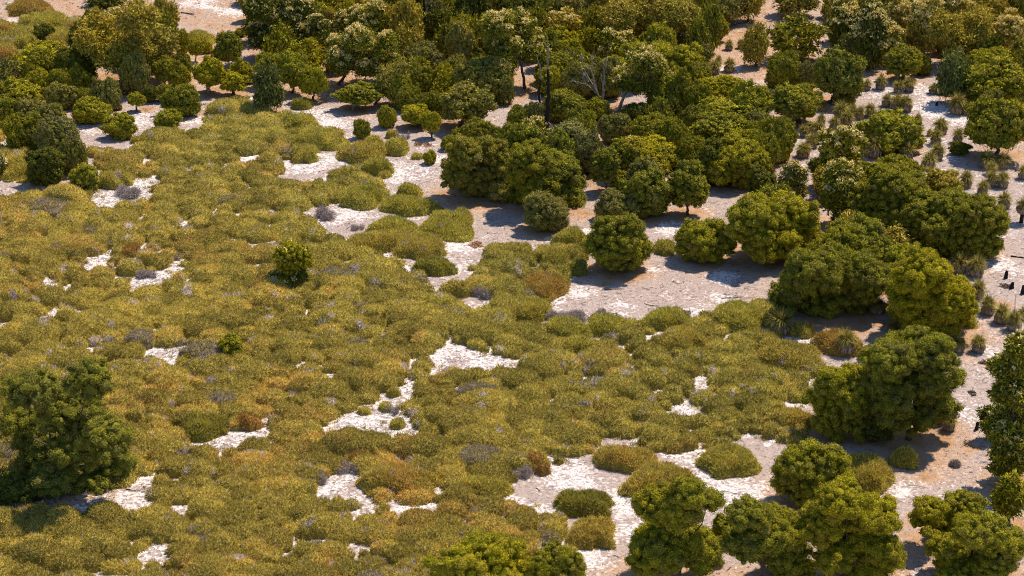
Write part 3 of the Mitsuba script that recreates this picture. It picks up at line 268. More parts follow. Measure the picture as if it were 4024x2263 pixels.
 ('E', 'b', 's', [-3.58,267.17], [[-3.58,267.17,2.31,1.63,1.63,2.89]], 1.0, 'half hidden grey-green tree, fourth from left, third hidden row, upper central woodland@'),
 ('E', 'b', 'g', [-2.43,273.47], [[-2.43,273.47,1.95,2.13,2.13,2.44]], 1.0, 'half hidden green tree, fifth from left, third hidden row, upper central woodland@'),
 ('E', 'b', 'y', [1.29,271.63], [[1.29,271.63,2.27,2.18,2.18,2.84]], 1.0, 'half hidden bright green tree, sixth from left, third hidden row, upper central woodland@'),
 ('P', 'b', 'y', [2.53,266.58], [[2.53,266.58,1.79,1.51,1.51,2.24]], 1.0, 'half hidden bright green tree, seventh from left, third hidden row, upper central woodland@'),
 ('E', 'b', 'g', [11.64,274.18], [[11.64,274.18,2.28,1.57,1.57,2.85]], 1.0, 'half hidden green tree, eighth from left, third hidden row, upper central woodland@'),
 ('F', 'b', 'g', [14.13,264.78], [[14.13,264.78,2.07,2.18,2.18,2.59]], 1.0, 'half hidden green tree, ninth from left, third hidden row, upper central woodland@'),
 ('P', 'b', 'y', [19.79,266.26], [[19.79,266.26,2.38,2.4,2.4,2.98]], 1.0, 'half hidden bright green tree, tenth from left, third hidden row, upper central woodland@'),
 ('E', 'b', 'g', [25.34,267.62], [[25.34,267.62,2.37,1.67,1.67,2.96]], 1.0, 'half hidden green tree, eleventh from left, third hidden row, upper central woodland@'),
 ('E', 'b', 'd', [-34.82,275.26], [[-34.82,275.26,2.2,2.2,2.2,2.75]], 1.0, 'half hidden dark green tree, first from left, fourth hidden row, upper central woodland@'),
 ('F', 'b', 'y', [-33.27,279.59], [[-33.27,279.59,1.79,1.88,1.88,2.24]], 1.0, 'half hidden bright green tree, second from left, fourth hidden row, upper central woodland@'),
 ('P', 'b', 'y', [-19.21,280.04], [[-19.21,280.04,1.85,1.58,1.58,2.31]], 1.0, 'half hidden bright green tree, third from left, fourth hidden row, upper central woodland@'),
 ('E', 'b', 'y', [-18.77,276.11], [[-18.77,276.11,2.13,2.01,2.01,2.66]], 1.0, 'half hidden bright green tree, fourth from left, fourth hidden row, upper central woodland@'),
 ('E', 'b', 'd', [-15.58,274.18], [[-15.58,274.18,2.38,1.74,1.74,2.98]], 1.0, 'half hidden dark green tree, fifth from left, fourth hidden row, upper central woodland@'),
 ('P', 'b', 'g', [-14.73,278.6], [[-14.73,278.6,2.19,2.13,2.13,2.74]], 1.0, 'half hidden green tree, sixth from left, fourth hidden row, upper central woodland@'),
 ('E', 'b', 's', [-10.53,278.2], [[-10.53,278.2,2.35,1.53,1.53,2.94]], 1.0, 'half hidden grey-green tree, seventh from left, fourth hidden row, upper central woodland@'),
 ('E', 'b', 'd', [-6.85,274.89], [[-6.85,274.89,2.23,1.63,1.63,2.79]], 1.0, 'half hidden dark green tree, eighth from left, fourth hidden row, upper central woodland@'),
 ('E', 'b', 'g', [3.52,274.66], [[3.52,274.66,2.22,1.75,1.75,2.78]], 1.0, 'half hidden green tree, ninth from left, fourth hidden row, upper central woodland@'),
 ('P', 'b', 'o', [21.99,279.72], [[21.99,279.72,2.07,2.07,2.07,2.58]], 1.0, 'half hidden olive tree, tenth from left, fourth hidden row, upper central woodland@'),
 ('P', 'b', 'g', [27.77,275.71], [[27.77,275.71,1.85,2.18,2.18,2.32]], 1.0, 'half hidden green tree, eleventh from left, fourth hidden row, upper central woodland@'),
 ('P', 'b', 'g', [-37.14,285.58], [[-37.14,285.58,2.24,1.53,1.53,2.79]], 1.0, 'half hidden green tree, first from left, fifth hidden row, upper central woodland@'),
 ('P', 'b', 'd', [-36.32,281.32], [[-36.32,281.32,2.38,1.56,1.56,2.98]], 1.0, 'half hidden dark green tree, second from left, fifth hidden row, upper central woodland@'),
 ('E', 'b', 'g', [-32.43,284.56], [[-32.43,284.56,2.07,2.49,2.49,2.59]], 1.0, 'half hidden green tree, third from left, fifth hidden row, upper central woodland@'),
 ('E', 'b', 'y', [-27.44,280.1], [[-27.44,280.1,1.76,2.49,2.49,2.21]], 1.0, 'half hidden bright green tree, fourth from left, fifth hidden row, upper central woodland@'),
 ('E', 'b', 'y', [-10.09,282.99], [[-10.09,282.99,1.88,2.36,2.36,2.35]], 1.0, 'half hidden bright green tree, fifth from left, fifth hidden row, upper central woodland@'),
 ('P', 'b', 'd', [-0.32,282.99], [[-0.32,282.99,1.96,1.77,1.77,2.45]], 1.0, 'half hidden dark green tree, sixth from left, fifth hidden row, upper central woodland@'),
 ('E', 'b', 'y', [4.04,282.68], [[4.04,282.68,2.2,2.1,2.1,2.75]], 1.0, 'half hidden bright green tree, seventh from left, fifth hidden row, upper central woodland@'),
 ('E', 'b', 's', [8.15,282.09], [[8.15,282.09,2.09,2.61,2.61,2.61]], 1.0, 'half hidden grey-green tree, eighth from left, fifth hidden row, upper central woodland@'),
 ('F', 'b', 's', [17.04,280.79], [[17.04,280.79,1.81,2.54,2.54,2.26]], 1.0, 'half hidden grey-green tree, ninth from left, fifth hidden row, upper central woodland@'),
 ('E', 'b', 'y', [22.5,284.78], [[22.5,284.78,2.39,2.21,2.21,2.99]], 1.0, 'half hidden bright green tree, tenth from left, fifth hidden row, upper central woodland@'),
 ('P', 'b', 'g', [26.56,281.87], [[26.56,281.87,2.39,1.72,1.72,2.98]], 1.0, 'half hidden green tree, eleventh from left, fifth hidden row, upper central woodland@'),
 ('E', 'b', 'y', [-26.78,286.53], [[-26.78,286.53,2.03,1.82,1.82,2.54]], 1.0, 'half hidden bright green tree, first from left, sixth hidden row, upper central woodland@'),
 ('F', 'b', 's', [-19.67,289.19], [[-19.67,289.19,1.82,2.04,2.04,2.28]], 1.0, 'half hidden grey-green tree, second from left, sixth hidden row, upper central woodland@'),
 ('E', 'b', 'g', [-15.22,288.43], [[-15.22,288.43,2.33,1.82,1.82,2.91]], 1.0, 'half hidden green tree, third from left, sixth hidden row, upper central woodland@'),
 ('E', 'b', 'o', [-11.13,287.77], [[-11.13,287.77,2.22,1.96,1.96,2.77]], 1.0, 'half hidden olive tree, fourth from left, sixth hidden row, upper central woodland@'),
 ('P', 'b', 'o', [-7.39,287.63], [[-7.39,287.63,2.23,1.68,1.68,2.79]], 1.0, 'half hidden olive tree, fifth from left, sixth hidden row, upper central woodland@'),
 ('P', 'b', 'd', [0.82,286.13], [[0.82,286.13,2.09,2.17,2.17,2.61]], 1.0, 'half hidden dark green tree, sixth from left, sixth hidden row, upper central woodland@'),
 ('E', 'b', 'y', [5.81,287.64], [[5.81,287.64,2.05,1.94,1.94,2.56]], 1.0, 'half hidden bright green tree, seventh from left, sixth hidden row, upper central woodland@'),
 ('E', 'b', 'y', [9.96,287.87], [[9.96,287.87,1.94,2.26,2.26,2.42]], 1.0, 'half hidden bright green tree, eighth from left, sixth hidden row, upper central woodland@'),
 ('P', 'b', 's', [15.7,288.93], [[15.7,288.93,2.04,1.76,1.76,2.56]], 1.0, 'half hidden grey-green tree, ninth from left, sixth hidden row, upper central woodland@'),
 ('E', 'b', 'o', [18.13,286.66], [[18.13,286.66,2.15,1.6,1.6,2.69]], 1.0, 'half hidden olive tree, tenth from left, sixth hidden row, upper central woodland@'),
 ('F', 'b', 's', [29.86,287.29], [[29.86,287.29,2.17,2.2,2.2,2.71]], 1.0, 'half hidden grey-green tree, eleventh from left, sixth hidden row, upper central woodland@'),
 ('E', 'b', 'y', [-33.77,290.89], [[-33.77,290.89,2.38,2.57,2.57,2.98]], 1.0, 'half hidden bright green tree, first from left, seventh hidden row, upper central woodland@'),
 ('E', 'b', 's', [-27.1,289.96], [[-27.1,289.96,2.2,1.94,1.94,2.75]], 1.0, 'half hidden grey-green tree, second from left, seventh hidden row, upper central woodland@'),
 ('E', 'b', 'o', [-22.53,292.02], [[-22.53,292.02,1.84,1.54,1.54,2.3]], 1.0, 'half hidden olive tree, third from left, seventh hidden row, upper central woodland@'),
 ('P', 'b', 'o', [-15.32,292.71], [[-15.32,292.71,2.35,1.62,1.62,2.93]], 1.0, 'half hidden olive tree, fourth from left, seventh hidden row, upper central woodland@'),
 ('E', 'b', 'o', [-12.83,290.86], [[-12.83,290.86,1.94,1.64,1.64,2.43]], 1.0, 'half hidden olive tree, fifth from left, seventh hidden row, upper central woodland@'),
 ('E', 'b', 'o', [-7.09,292.91], [[-7.09,292.91,1.86,2.04,2.04,2.33]], 1.0, 'half hidden olive tree, sixth from left, seventh hidden row, upper central woodland@'),
 ('E', 'b', 'o', [-1.37,291.15], [[-1.37,291.15,1.99,2.34,2.34,2.49]], 1.0, 'half hidden olive tree, seventh from left, seventh hidden row, upper central woodland@'),
 ('E', 'b', 'g', [3.31,291.36], [[3.31,291.36,1.82,2.57,2.57,2.28]], 1.0, 'half hidden green tree, eighth from left, seventh hidden row, upper central woodland@'),
 ('E', 'b', 'd', [9.7,292.38], [[9.7,292.38,1.88,1.92,1.92,2.35]], 1.0, 'half hidden dark green tree, ninth from left, seventh hidden row, upper central woodland@'),
 ('F', 'b', 'g', [14.32,292.68], [[14.32,292.68,2.11,2.3,2.3,2.63]], 1.0, 'half hidden green tree, tenth from left, seventh hidden row, upper central woodland@'),
 ('P', 'b', 'y', [22.78,289.68], [[22.78,289.68,1.83,2.62,2.62,2.29]], 1.0, 'half hidden bright green tree, eleventh from left, seventh hidden row, upper central woodland@'),
 ('E', 'b', 'g', [-38.22,294.54], [[-38.22,294.54,1.84,2.17,2.17,2.3]], 1.0, 'half hidden green tree, first from left, eighth hidden row, upper central woodland@'),
 ('E', 'b', 's', [-32.58,295.42], [[-32.58,295.42,2.23,1.68,1.68,2.78]], 1.0, 'half hidden grey-green tree, second from left, eighth hidden row, upper central woodland@'),
 ('F', 'b', 'o', [-29.38,293.66], [[-29.38,293.66,1.93,1.8,1.8,2.41]], 1.0, 'half hidden olive tree, third from left, eighth hidden row, upper central woodland@'),
 ('E', 'b', 'g', [-19.99,294.64], [[-19.99,294.64,2.19,1.58,1.58,2.74]], 1.0, 'half hidden green tree, fourth from left, eighth hidden row, upper central woodland@'),
 ('F', 'b', 'g', [-9.91,295.26], [[-9.91,295.26,2.09,2.32,2.32,2.61]], 1.0, 'half hidden green tree, fifth from left, eighth hidden row, upper central woodland@'),
 ('E', 'b', 's', [0.11,295.63], [[0.11,295.63,2.03,2.41,2.41,2.54]], 1.0, 'half hidden grey-green tree, sixth from left, eighth hidden row, upper central woodland@'),
 ('P', 'b', 'y', [10.03,296.04], [[10.03,296.04,1.79,1.77,1.77,2.24]], 1.0, 'half hidden bright green tree, seventh from left, eighth hidden row, upper central woodland@'),
 ('P', 'b', 'g', [18.7,293.39], [[18.7,293.39,2.19,1.71,1.71,2.74]], 1.0, 'half hidden green tree, eighth from left, eighth hidden row, upper central woodland@'),
 ('E', 'b', 'y', [22.14,293.42], [[22.14,293.42,2.36,1.67,1.67,2.95]], 1.0, 'half hidden bright green tree, ninth from left, eighth hidden row, upper central woodland@'),
 ('P', 'b', 'o', [26.14,295.77], [[26.14,295.77,1.98,1.51,1.51,2.48]], 1.0, 'half hidden olive tree, tenth from left, eighth hidden row, upper central woodland@'),
 ('E', 'b', 'o', [28.83,293.44], [[28.83,293.44,2.38,2.6,2.6,2.97]], 1.0, 'half hidden olive tree, eleventh from left, eighth hidden row, upper central woodland@'),
 ('F', 'b', 'y', [-35.16,298.88], [[-35.16,298.88,1.93,2.32,2.32,2.41]], 1.0, 'half hidden bright green tree, first from left, ninth hidden row, upper central woodland@'),
 ('E', 'b', 's', [-26.69,297.77], [[-26.69,297.77,1.96,1.79,1.79,2.44]], 1.0, 'half hidden grey-green tree, second from left, ninth hidden row, upper central woodland@'),
 ('P', 'b', 'g', [-22.45,297.29], [[-22.45,297.29,1.84,2.56,2.56,2.3]], 1.0, 'half hidden green tree, third from left, ninth hidden row, upper central woodland@'),
 ('F', 'b', 's', [-18.39,298.77], [[-18.39,298.77,1.89,1.87,1.87,2.36]], 1.0, 'half hidden grey-green tree, fourth from left, ninth hidden row, upper central woodland@'),
 ('E', 'b', 'd', [-15.59,296.98], [[-15.59,296.98,2.37,1.69,1.69,2.96]], 1.0, 'half hidden dark green tree, fifth from left, ninth hidden row, upper central woodland@'),
 ('E', 'b', 'o', [-5.18,297.46], [[-5.18,297.46,2.35,2.21,2.21,2.94]], 1.0, 'half hidden olive tree, sixth from left, ninth hidden row, upper central woodland@'),
 ('P', 'b', 's', [0.13,299.7], [[0.13,299.7,1.97,1.61,1.61,2.46]], 1.0, 'half hidden grey-green tree, seventh from left, ninth hidden row, upper central woodland@'),
 ('F', 'b', 'y', [7.64,298.4], [[7.64,298.4,1.96,2.25,2.25,2.45]], 1.0, 'half hidden bright green tree, eighth from left, ninth hidden row, upper central woodland@'),
 ('P', 'b', 'o', [18.12,296.27], [[18.12,296.27,2.01,1.52,1.52,2.51]], 1.0, 'half hidden olive tree, ninth from left, ninth hidden row, upper central woodland@'),
 ('F', 'b', 'o', [20.87,298.14], [[20.87,298.14,1.86,2.28,2.28,2.33]], 1.0, 'half hidden olive tree, tenth from left, ninth hidden row, upper central woodland@'),
 ('P', 'b', 's', [29.43,298.35], [[29.43,298.35,2.39,1.89,1.89,2.99]], 1.0, 'half hidden grey-green tree, eleventh from left, ninth hidden row, upper central woodland@'),
 ('E', 'b', 'y', [-39.13,301.83], [[-39.13,301.83,2.21,2.7,2.7,2.77]], 1.0, 'half hidden bright green tree, first from left, tenth hidden row, upper central woodland@'),
 ('P', 'b', 'd', [-30.58,300.75], [[-30.58,300.75,2.36,2.65,2.65,2.94]], 1.0, 'half hidden dark green tree, second from left, tenth hidden row, upper central woodland@'),
 ('F', 'b', 'y', [-25.32,301.19], [[-25.32,301.19,2.29,2.28,2.28,2.86]], 1.0, 'half hidden bright green tree, third from left, tenth hidden row, upper central woodland@'),
 ('E', 'b', 'g', [-18.02,302.42], [[-18.02,302.42,2.38,1.97,1.97,2.97]], 1.0, 'half hidden green tree, fourth from left, tenth hidden row, upper central woodland@'),
 ('F', 'b', 'o', [-14.22,299.87], [[-14.22,299.87,2.33,1.72,1.72,2.91]], 1.0, 'half hidden olive tree, fifth from left, tenth hidden row, upper central woodland@'),
 ('E', 'b', 'd', [-10.03,300.35], [[-10.03,300.35,2.1,1.56,1.56,2.62]], 1.0, 'half hidden dark green tree, sixth from left, tenth hidden row, upper central woodland@'),
 ('P', 'b', 'd', [-4.5,301.28], [[-4.5,301.28,2.02,1.88,1.88,2.52]], 1.0, 'half hidden dark green tree, seventh from left, tenth hidden row, upper central woodland@'),
 ('E', 'b', 'g', [3.17,300.2], [[3.17,300.2,1.84,1.73,1.73,2.3]], 1.0, 'half hidden green tree, eighth from left, tenth hidden row, upper central woodland@'),
 ('E', 'b', 'd', [12.77,301.12], [[12.77,301.12,2.05,1.7,1.7,2.56]], 1.0, 'half hidden dark green tree, ninth from left, tenth hidden row, upper central woodland@'),
 ('E', 'b', 's', [17.6,300.58], [[17.6,300.58,2.21,2.3,2.3,2.77]], 1.0, 'half hidden grey-green tree, tenth from left, tenth hidden row, upper central woodland@'),
 ('P', 'b', 'g', [24.3,300.49], [[24.3,300.49,1.77,2.51,2.51,2.22]], 1.0, 'half hidden green tree, eleventh from left, tenth hidden row, upper central woodland@'),
 ('P', 'b', 'd', [-11.61,303.62], [[-11.61,303.62,2.15,2.35,2.35,2.68]], 1.0, 'half hidden dark green tree, first from left, eleventh hidden row, upper central woodland@'),
 ('F', 'b', 'd', [-8.24,303.94], [[-8.24,303.94,2.16,1.52,1.52,2.7]], 1.0, 'half hidden dark green tree, second from left, eleventh hidden row, upper central woodland@'),
 ('E', 'b', 'o', [2.17,303.85], [[2.17,303.85,2.06,2.37,2.37,2.57]], 1.0, 'half hidden olive tree, third from left, eleventh hidden row, upper central woodland@'),
 ('F', 'b', 's', [9.05,302.66], [[9.05,302.66,2.22,1.65,1.65,2.77]], 1.0, 'half hidden grey-green tree, fourth from left, eleventh hidden row, upper central woodland@'),
 ('E', 'b', 'd', [14.5,304.12], [[14.5,304.12,1.81,2.21,2.21,2.27]], 1.0, 'half hidden dark green tree, fifth from left, eleventh hidden row, upper central woodland@'),
 ('P', 'b', 'g', [21.03,304.11], [[21.03,304.11,2.39,1.59,1.59,2.99]], 1.0, 'half hidden green tree, sixth from left, eleventh hidden row, upper central woodland@'),
 ('P', 'b', 'g', [28.64,304.01], [[28.64,304.01,2.28,1.88,1.88,2.86]], 1.0, 'half hidden green tree, seventh from left, eleventh hidden row, upper central woodland@'),
 ('E', 'b', 's', [-65.68,254.58], [[-65.68,254.58,1.76,1.97,1.97,2.2]], 1.0, 'half hidden grey-green tree, first from left, first hidden row, upper-left grove@'),
 ('E', 'b', 'd', [-58.43,267.94], [[-58.43,267.94,2.32,1.46,1.46,2.9]], 1.0, 'half hidden dark green tree, second from left, first hidden row, upper-left grove@'),
 ('E', 'b', 'y', [-57.15,264.14], [[-57.15,264.14,1.99,1.46,1.46,2.49]], 1.0, 'half hidden bright green tree, third from left, first hidden row, upper-left grove@'),
 ('P', 'b', 'g', [-55.89,269.48], [[-55.89,269.48,2.21,1.4,1.4,2.76]], 1.0, 'half hidden green tree, fourth from left, first hidden row, upper-left grove@'),
 ('E', 'b', 's', [-55.83,267.04], [[-55.83,267.04,1.96,1.46,1.46,2.46]], 1.0, 'half hidden grey-green tree, fifth from left, first hidden row, upper-left grove@'),
 ('F', 'b', 'o', [-52.49,267.02], [[-52.49,267.02,1.99,1.42,1.42,2.48]], 1.0, 'half hidden olive tree, sixth from left, first hidden row, upper-left grove@'),
 ('E', 'b', 'y', [-50.33,262.9], [[-50.33,262.9,1.9,1.62,1.62,2.38]], 1.0, 'half hidden bright green tree, seventh from left, first hidden row, upper-left grove@'),
 ('E', 'b', 'g', [-49.72,269.65], [[-49.72,269.65,2.12,1.46,1.46,2.65]], 1.0, 'half hidden green tree, eighth from left, first hidden row, upper-left grove@'),
 ('P', 'b', 'g', [-49.49,266.71], [[-49.49,266.71,2.19,1.55,1.55,2.73]], 1.0, 'half hidden green tree, ninth from left, first hidden row, upper-left grove@'),
 ('F', 'b', 's', [-47.18,262.65], [[-47.18,262.65,1.88,1.66,1.66,2.35]], 1.0, 'half hidden grey-green tree, tenth from left, first hidden row, upper-left grove@'),
 ('E', 'b', 'o', [-46.8,265.79], [[-46.8,265.79,1.98,1.3,1.3,2.47]], 1.0, 'half hidden olive tree, eleventh from left, first hidden row, upper-left grove@'),
 ('P', 'b', 'y', [-57.5,271.98], [[-57.5,271.98,1.92,1.44,1.44,2.4]], 1.0, 'half hidden bright green tree, first from left, second hidden row, upper-left grove@'),
 ('F', 'b', 's', [-54.72,273.73], [[-54.72,273.73,2.12,1.75,1.75,2.65]], 1.0, 'half hidden grey-green tree, second from left, second hidden row, upper-left grove@'),
 ('E', 'b', 'g', [-52.05,272.5], [[-52.05,272.5,2.2,1.31,1.31,2.76]], 1.0, 'half hidden green tree, third from left, second hidden row, upper-left grove@'),
 ('E', 'b', 'g', [-47.6,271.63], [[-47.6,271.63,2.12,1.94,1.94,2.65]], 1.0, 'half hidden green tree, fourth from left, second hidden row, upper-left grove@'),
 ('P', 'b', 's', [48.91,272.2], [[48.91,272.2,1.8,1.8,1.8,2.25]], 1.0, 'half hidden grey-green tree, first from left, first hidden row, upper right woodland@'),
 ('F', 'b', 'g', [52.12,269.56], [[52.12,269.56,1.77,1.54,1.54,2.22]], 1.0, 'half hidden green tree, second from left, first hidden row, upper right woodland@'),
 ('E', 'b', 'o', [58.3,273.28], [[58.3,273.28,2.22,1.53,1.53,2.78]], 1.0, 'half hidden olive tree, third from left, first hidden row, upper right woodland@'),
 ('P', 'b', 's', [59.38,269.83], [[59.38,269.83,1.95,1.75,1.75,2.43]], 1.0, 'half hidden grey-green tree, fourth from left, first hidden row, upper right woodland@'),
 ('P', 'b', 's', [59.56,242.41], [[59.56,242.41,1.74,1.67,1.67,2.17]], 1.0, 'half hidden grey-green tree, fifth from left, first hidden row, upper right woodland@'),
 ('P', 'b', 'y', [59.99,236.04], [[59.99,236.04,1.91,1.7,1.7,2.39]], 1.0, 'half hidden bright green tree, sixth from left, first hidden row, upper right woodland@'),
 ('P', 'b', 'o', [62.26,240.12], [[62.26,240.12,1.41,1.74,1.74,1.77]], 1.0, 'half hidden olive tree, seventh from left, first hidden row, upper right woodland@'),
 ('E', 'b', 's', [62.77,270.72], [[62.77,270.72,2.22,1.98,1.98,2.77]], 1.0, 'half hidden grey-green tree, eighth from left, first hidden row, upper right woodland@'),
 ('E', 'b', 'd', [63.41,262.12], [[63.41,262.12,2.18,1.73,1.73,2.72]], 1.0, 'half hidden dark green tree, ninth from left, first hidden row, upper right woodland@'),
 ('E', 'b', 'g', [67.11,258.18], [[67.11,258.18,1.79,1.6,1.6,2.24]], 1.0, 'half hidden green tree, tenth from left, first hidden row, upper right woodland@'),
 ('E', 'b', 's', [67.65,261.69], [[67.65,261.69,1.83,2.16,2.16,2.28]], 1.0, 'half hidden grey-green tree, eleventh from left, first hidden row, upper right woodland@'),
 ('P', 'b', 'd', [45.69,274.98], [[45.69,274.98,1.96,1.89,1.89,2.45]], 1.0, 'half hidden dark green tree, first from left, second hidden row, upper right woodland@'),
 ('F', 'b', 'o', [46.96,282.63], [[46.96,282.63,2.26,1.98,1.98,2.83]], 1.0, 'half hidden olive tree, second from left, second hidden row, upper right woodland@'),
 ('P', 'b', 's', [51.42,280.82], [[51.42,280.82,1.8,1.51,1.51,2.25]], 1.0, 'half hidden grey-green tree, third from left, second hidden row, upper right woodland@'),
 ('E', 'b', 's', [51.9,276.83], [[51.9,276.83,1.99,2.34,2.34,2.49]], 1.0, 'half hidden grey-green tree, fourth from left, second hidden row, upper right woodland@'),
 ('F', 'b', 'd', [55.49,280.82], [[55.49,280.82,1.93,1.81,1.81,2.41]], 1.0, 'half hidden dark green tree, fifth from left, second hidden row, upper right woodland@'),
 ('E', 'b', 'g', [55.59,276.59], [[55.59,276.59,1.96,1.51,1.51,2.45]], 1.0, 'half hidden green tree, sixth from left, second hidden row, upper right woodland@'),
 ('F', 'b', 'g', [57.4,283.23], [[57.4,283.23,2.18,1.55,1.55,2.72]], 1.0, 'half hidden green tree, seventh from left, second hidden row, upper right woodland@'),
 ('E', 'b', 'o', [58.27,278.87], [[58.27,278.87,2.17,1.88,1.88,2.72]], 1.0, 'half hidden olive tree, eighth from left, second hidden row, upper right woodland@'),
 ('P', 'b', 'o', [60.28,282.27], [[60.28,282.27,1.78,2.07,2.07,2.23]], 1.0, 'half hidden olive tree, ninth from left, second hidden row, upper right woodland@'),
 ('F', 'b', 'o', [69.0,275.84], [[69.0,275.84,1.85,1.7,1.7,2.31]], 1.0, 'half hidden olive tree, tenth from left, second hidden row, upper right woodland@'),
 ('E', 'b', 'd', [71.58,279.75], [[71.58,279.75,2.36,1.55,1.55,2.95]], 1.0, 'half hidden dark green tree, eleventh from left, second hidden row, upper right woodland@'),
 ('P', 'b', 'y', [47.03,286.42], [[47.03,286.42,1.91,2.41,2.41,2.38]], 1.0, 'half hidden bright green tree, first from left, third hidden row, upper right woodland@'),
 ('E', 'b', 'y', [51.69,289.33], [[51.69,289.33,1.81,1.93,1.93,2.26]], 1.0, 'half hidden bright green tree, second from left, third hidden row, upper right woodland@'),
 ('P', 'b', 's', [53.1,285.05], [[53.1,285.05,2.35,2.52,2.52,2.94]], 1.0, 'half hidden grey-green tree, third from left, third hidden row, upper right woodland@'),
 ('P', 'b', 'o', [55.84,287.84], [[55.84,287.84,2.23,1.8,1.8,2.79]], 1.0, 'half hidden olive tree, fourth from left, third hidden row, upper right woodland@'),
 ('E', 'b', 'g', [59.44,289.34], [[59.44,289.34,2.26,1.67,1.67,2.83]], 1.0, 'half hidden green tree, fifth from left, third hidden row, upper right woodland@'),
 ('P', 'b', 'd', [63.18,288.8], [[63.18,288.8,2.29,1.82,1.82,2.86]], 1.0, 'half hidden dark green tree, sixth from left, third hidden row, upper right woodland@'),
 ('P', 'b', 'o', [64.76,284.4], [[64.76,284.4,2.01,1.51,1.51,2.51]], 1.0, 'half hidden olive tree, seventh from left, third hidden row, upper right woodland@'),
 ('P', 'b', 's', [69.17,287.99], [[69.17,287.99,2.13,1.76,1.76,2.66]], 1.0, 'half hidden grey-green tree, eighth from left, third hidden row, upper right woodland@'),
 ('E', 'b', 'd', [73.85,290.99], [[73.85,290.99,2.12,2.31,2.31,2.64]], 1.0, 'half hidden dark green tree, ninth from left, third hidden row, upper right woodland@'),
 ('P', 'b', 'd', [28.0,215.59], [[28.0,215.59,1.73,1.64,1.64,2.16]], 1.0, 'half hidden dark green tree, first from left, first hidden row, lower right group@'),
 ('E', 'b', 'g', [28.81,210.21], [[28.81,210.21,1.73,2.39,2.39,2.16]], 1.0, 'half hidden green tree, second from left, first hidden row, lower right group@'),
 ('F', 'b', 'd', [30.4,205.48], [[30.4,205.48,1.79,1.74,1.74,2.24]], 1.0, 'half hidden dark green tree, third from left, first hidden row, lower right group@'),
 ('E', 'b', 'o', [35.87,215.6], [[35.87,215.6,1.78,2.13,2.13,2.22]], 1.0, 'half hidden olive tree, fourth from left, first hidden row, lower right group@'),
 ('E', 'b', 'o', [36.01,202.63], [[36.01,202.63,1.58,1.98,1.98,1.97]], 1.0, 'half hidden olive tree, fifth from left, first hidden row, lower right group@'),
 ('E', 'b', 'o', [39.65,199.1], [[39.65,199.1,1.48,2.05,2.05,1.85]], 1.0, 'half hidden olive tree, sixth from left, first hidden row, lower right group@'),
 ('P', 'b', 'g', [39.91,193.95], [[39.91,193.95,1.44,1.75,1.75,1.8]], 1.0, 'half hidden green tree, seventh from left, first hidden row, lower right group@'),
 ('P', 'b', 'o', [39.98,215.71], [[39.98,215.71,1.52,2.07,2.07,1.9]], 1.0, 'half hidden olive tree, eighth from left, first hidden row, lower right group@'),
 ('F', 'b', 's', [44.92,214.58], [[44.92,214.58,1.74,1.68,1.68,2.17]], 1.0, 'half hidden grey-green tree, ninth from left, first hidden row, lower right group@'),
 ('P', 'b', 'g', [48.07,210.42], [[48.07,210.42,1.33,2.51,2.51,1.67]], 1.0, 'half hidden green tree, tenth from left, first hidden row, lower right group@'),
 ('P', 'b', 'o', [48.38,214.9], [[48.38,214.9,1.64,2.14,2.14,2.06]], 1.0, 'half hidden olive tree, eleventh from left, first hidden row, lower right group@'),
 ('P', 'b', 'g', [43.78,218.49], [[43.78,218.49,1.81,2.54,2.54,2.27]], 1.0, 'half hidden green tree, first from left, second hidden row, lower right group@'),
]
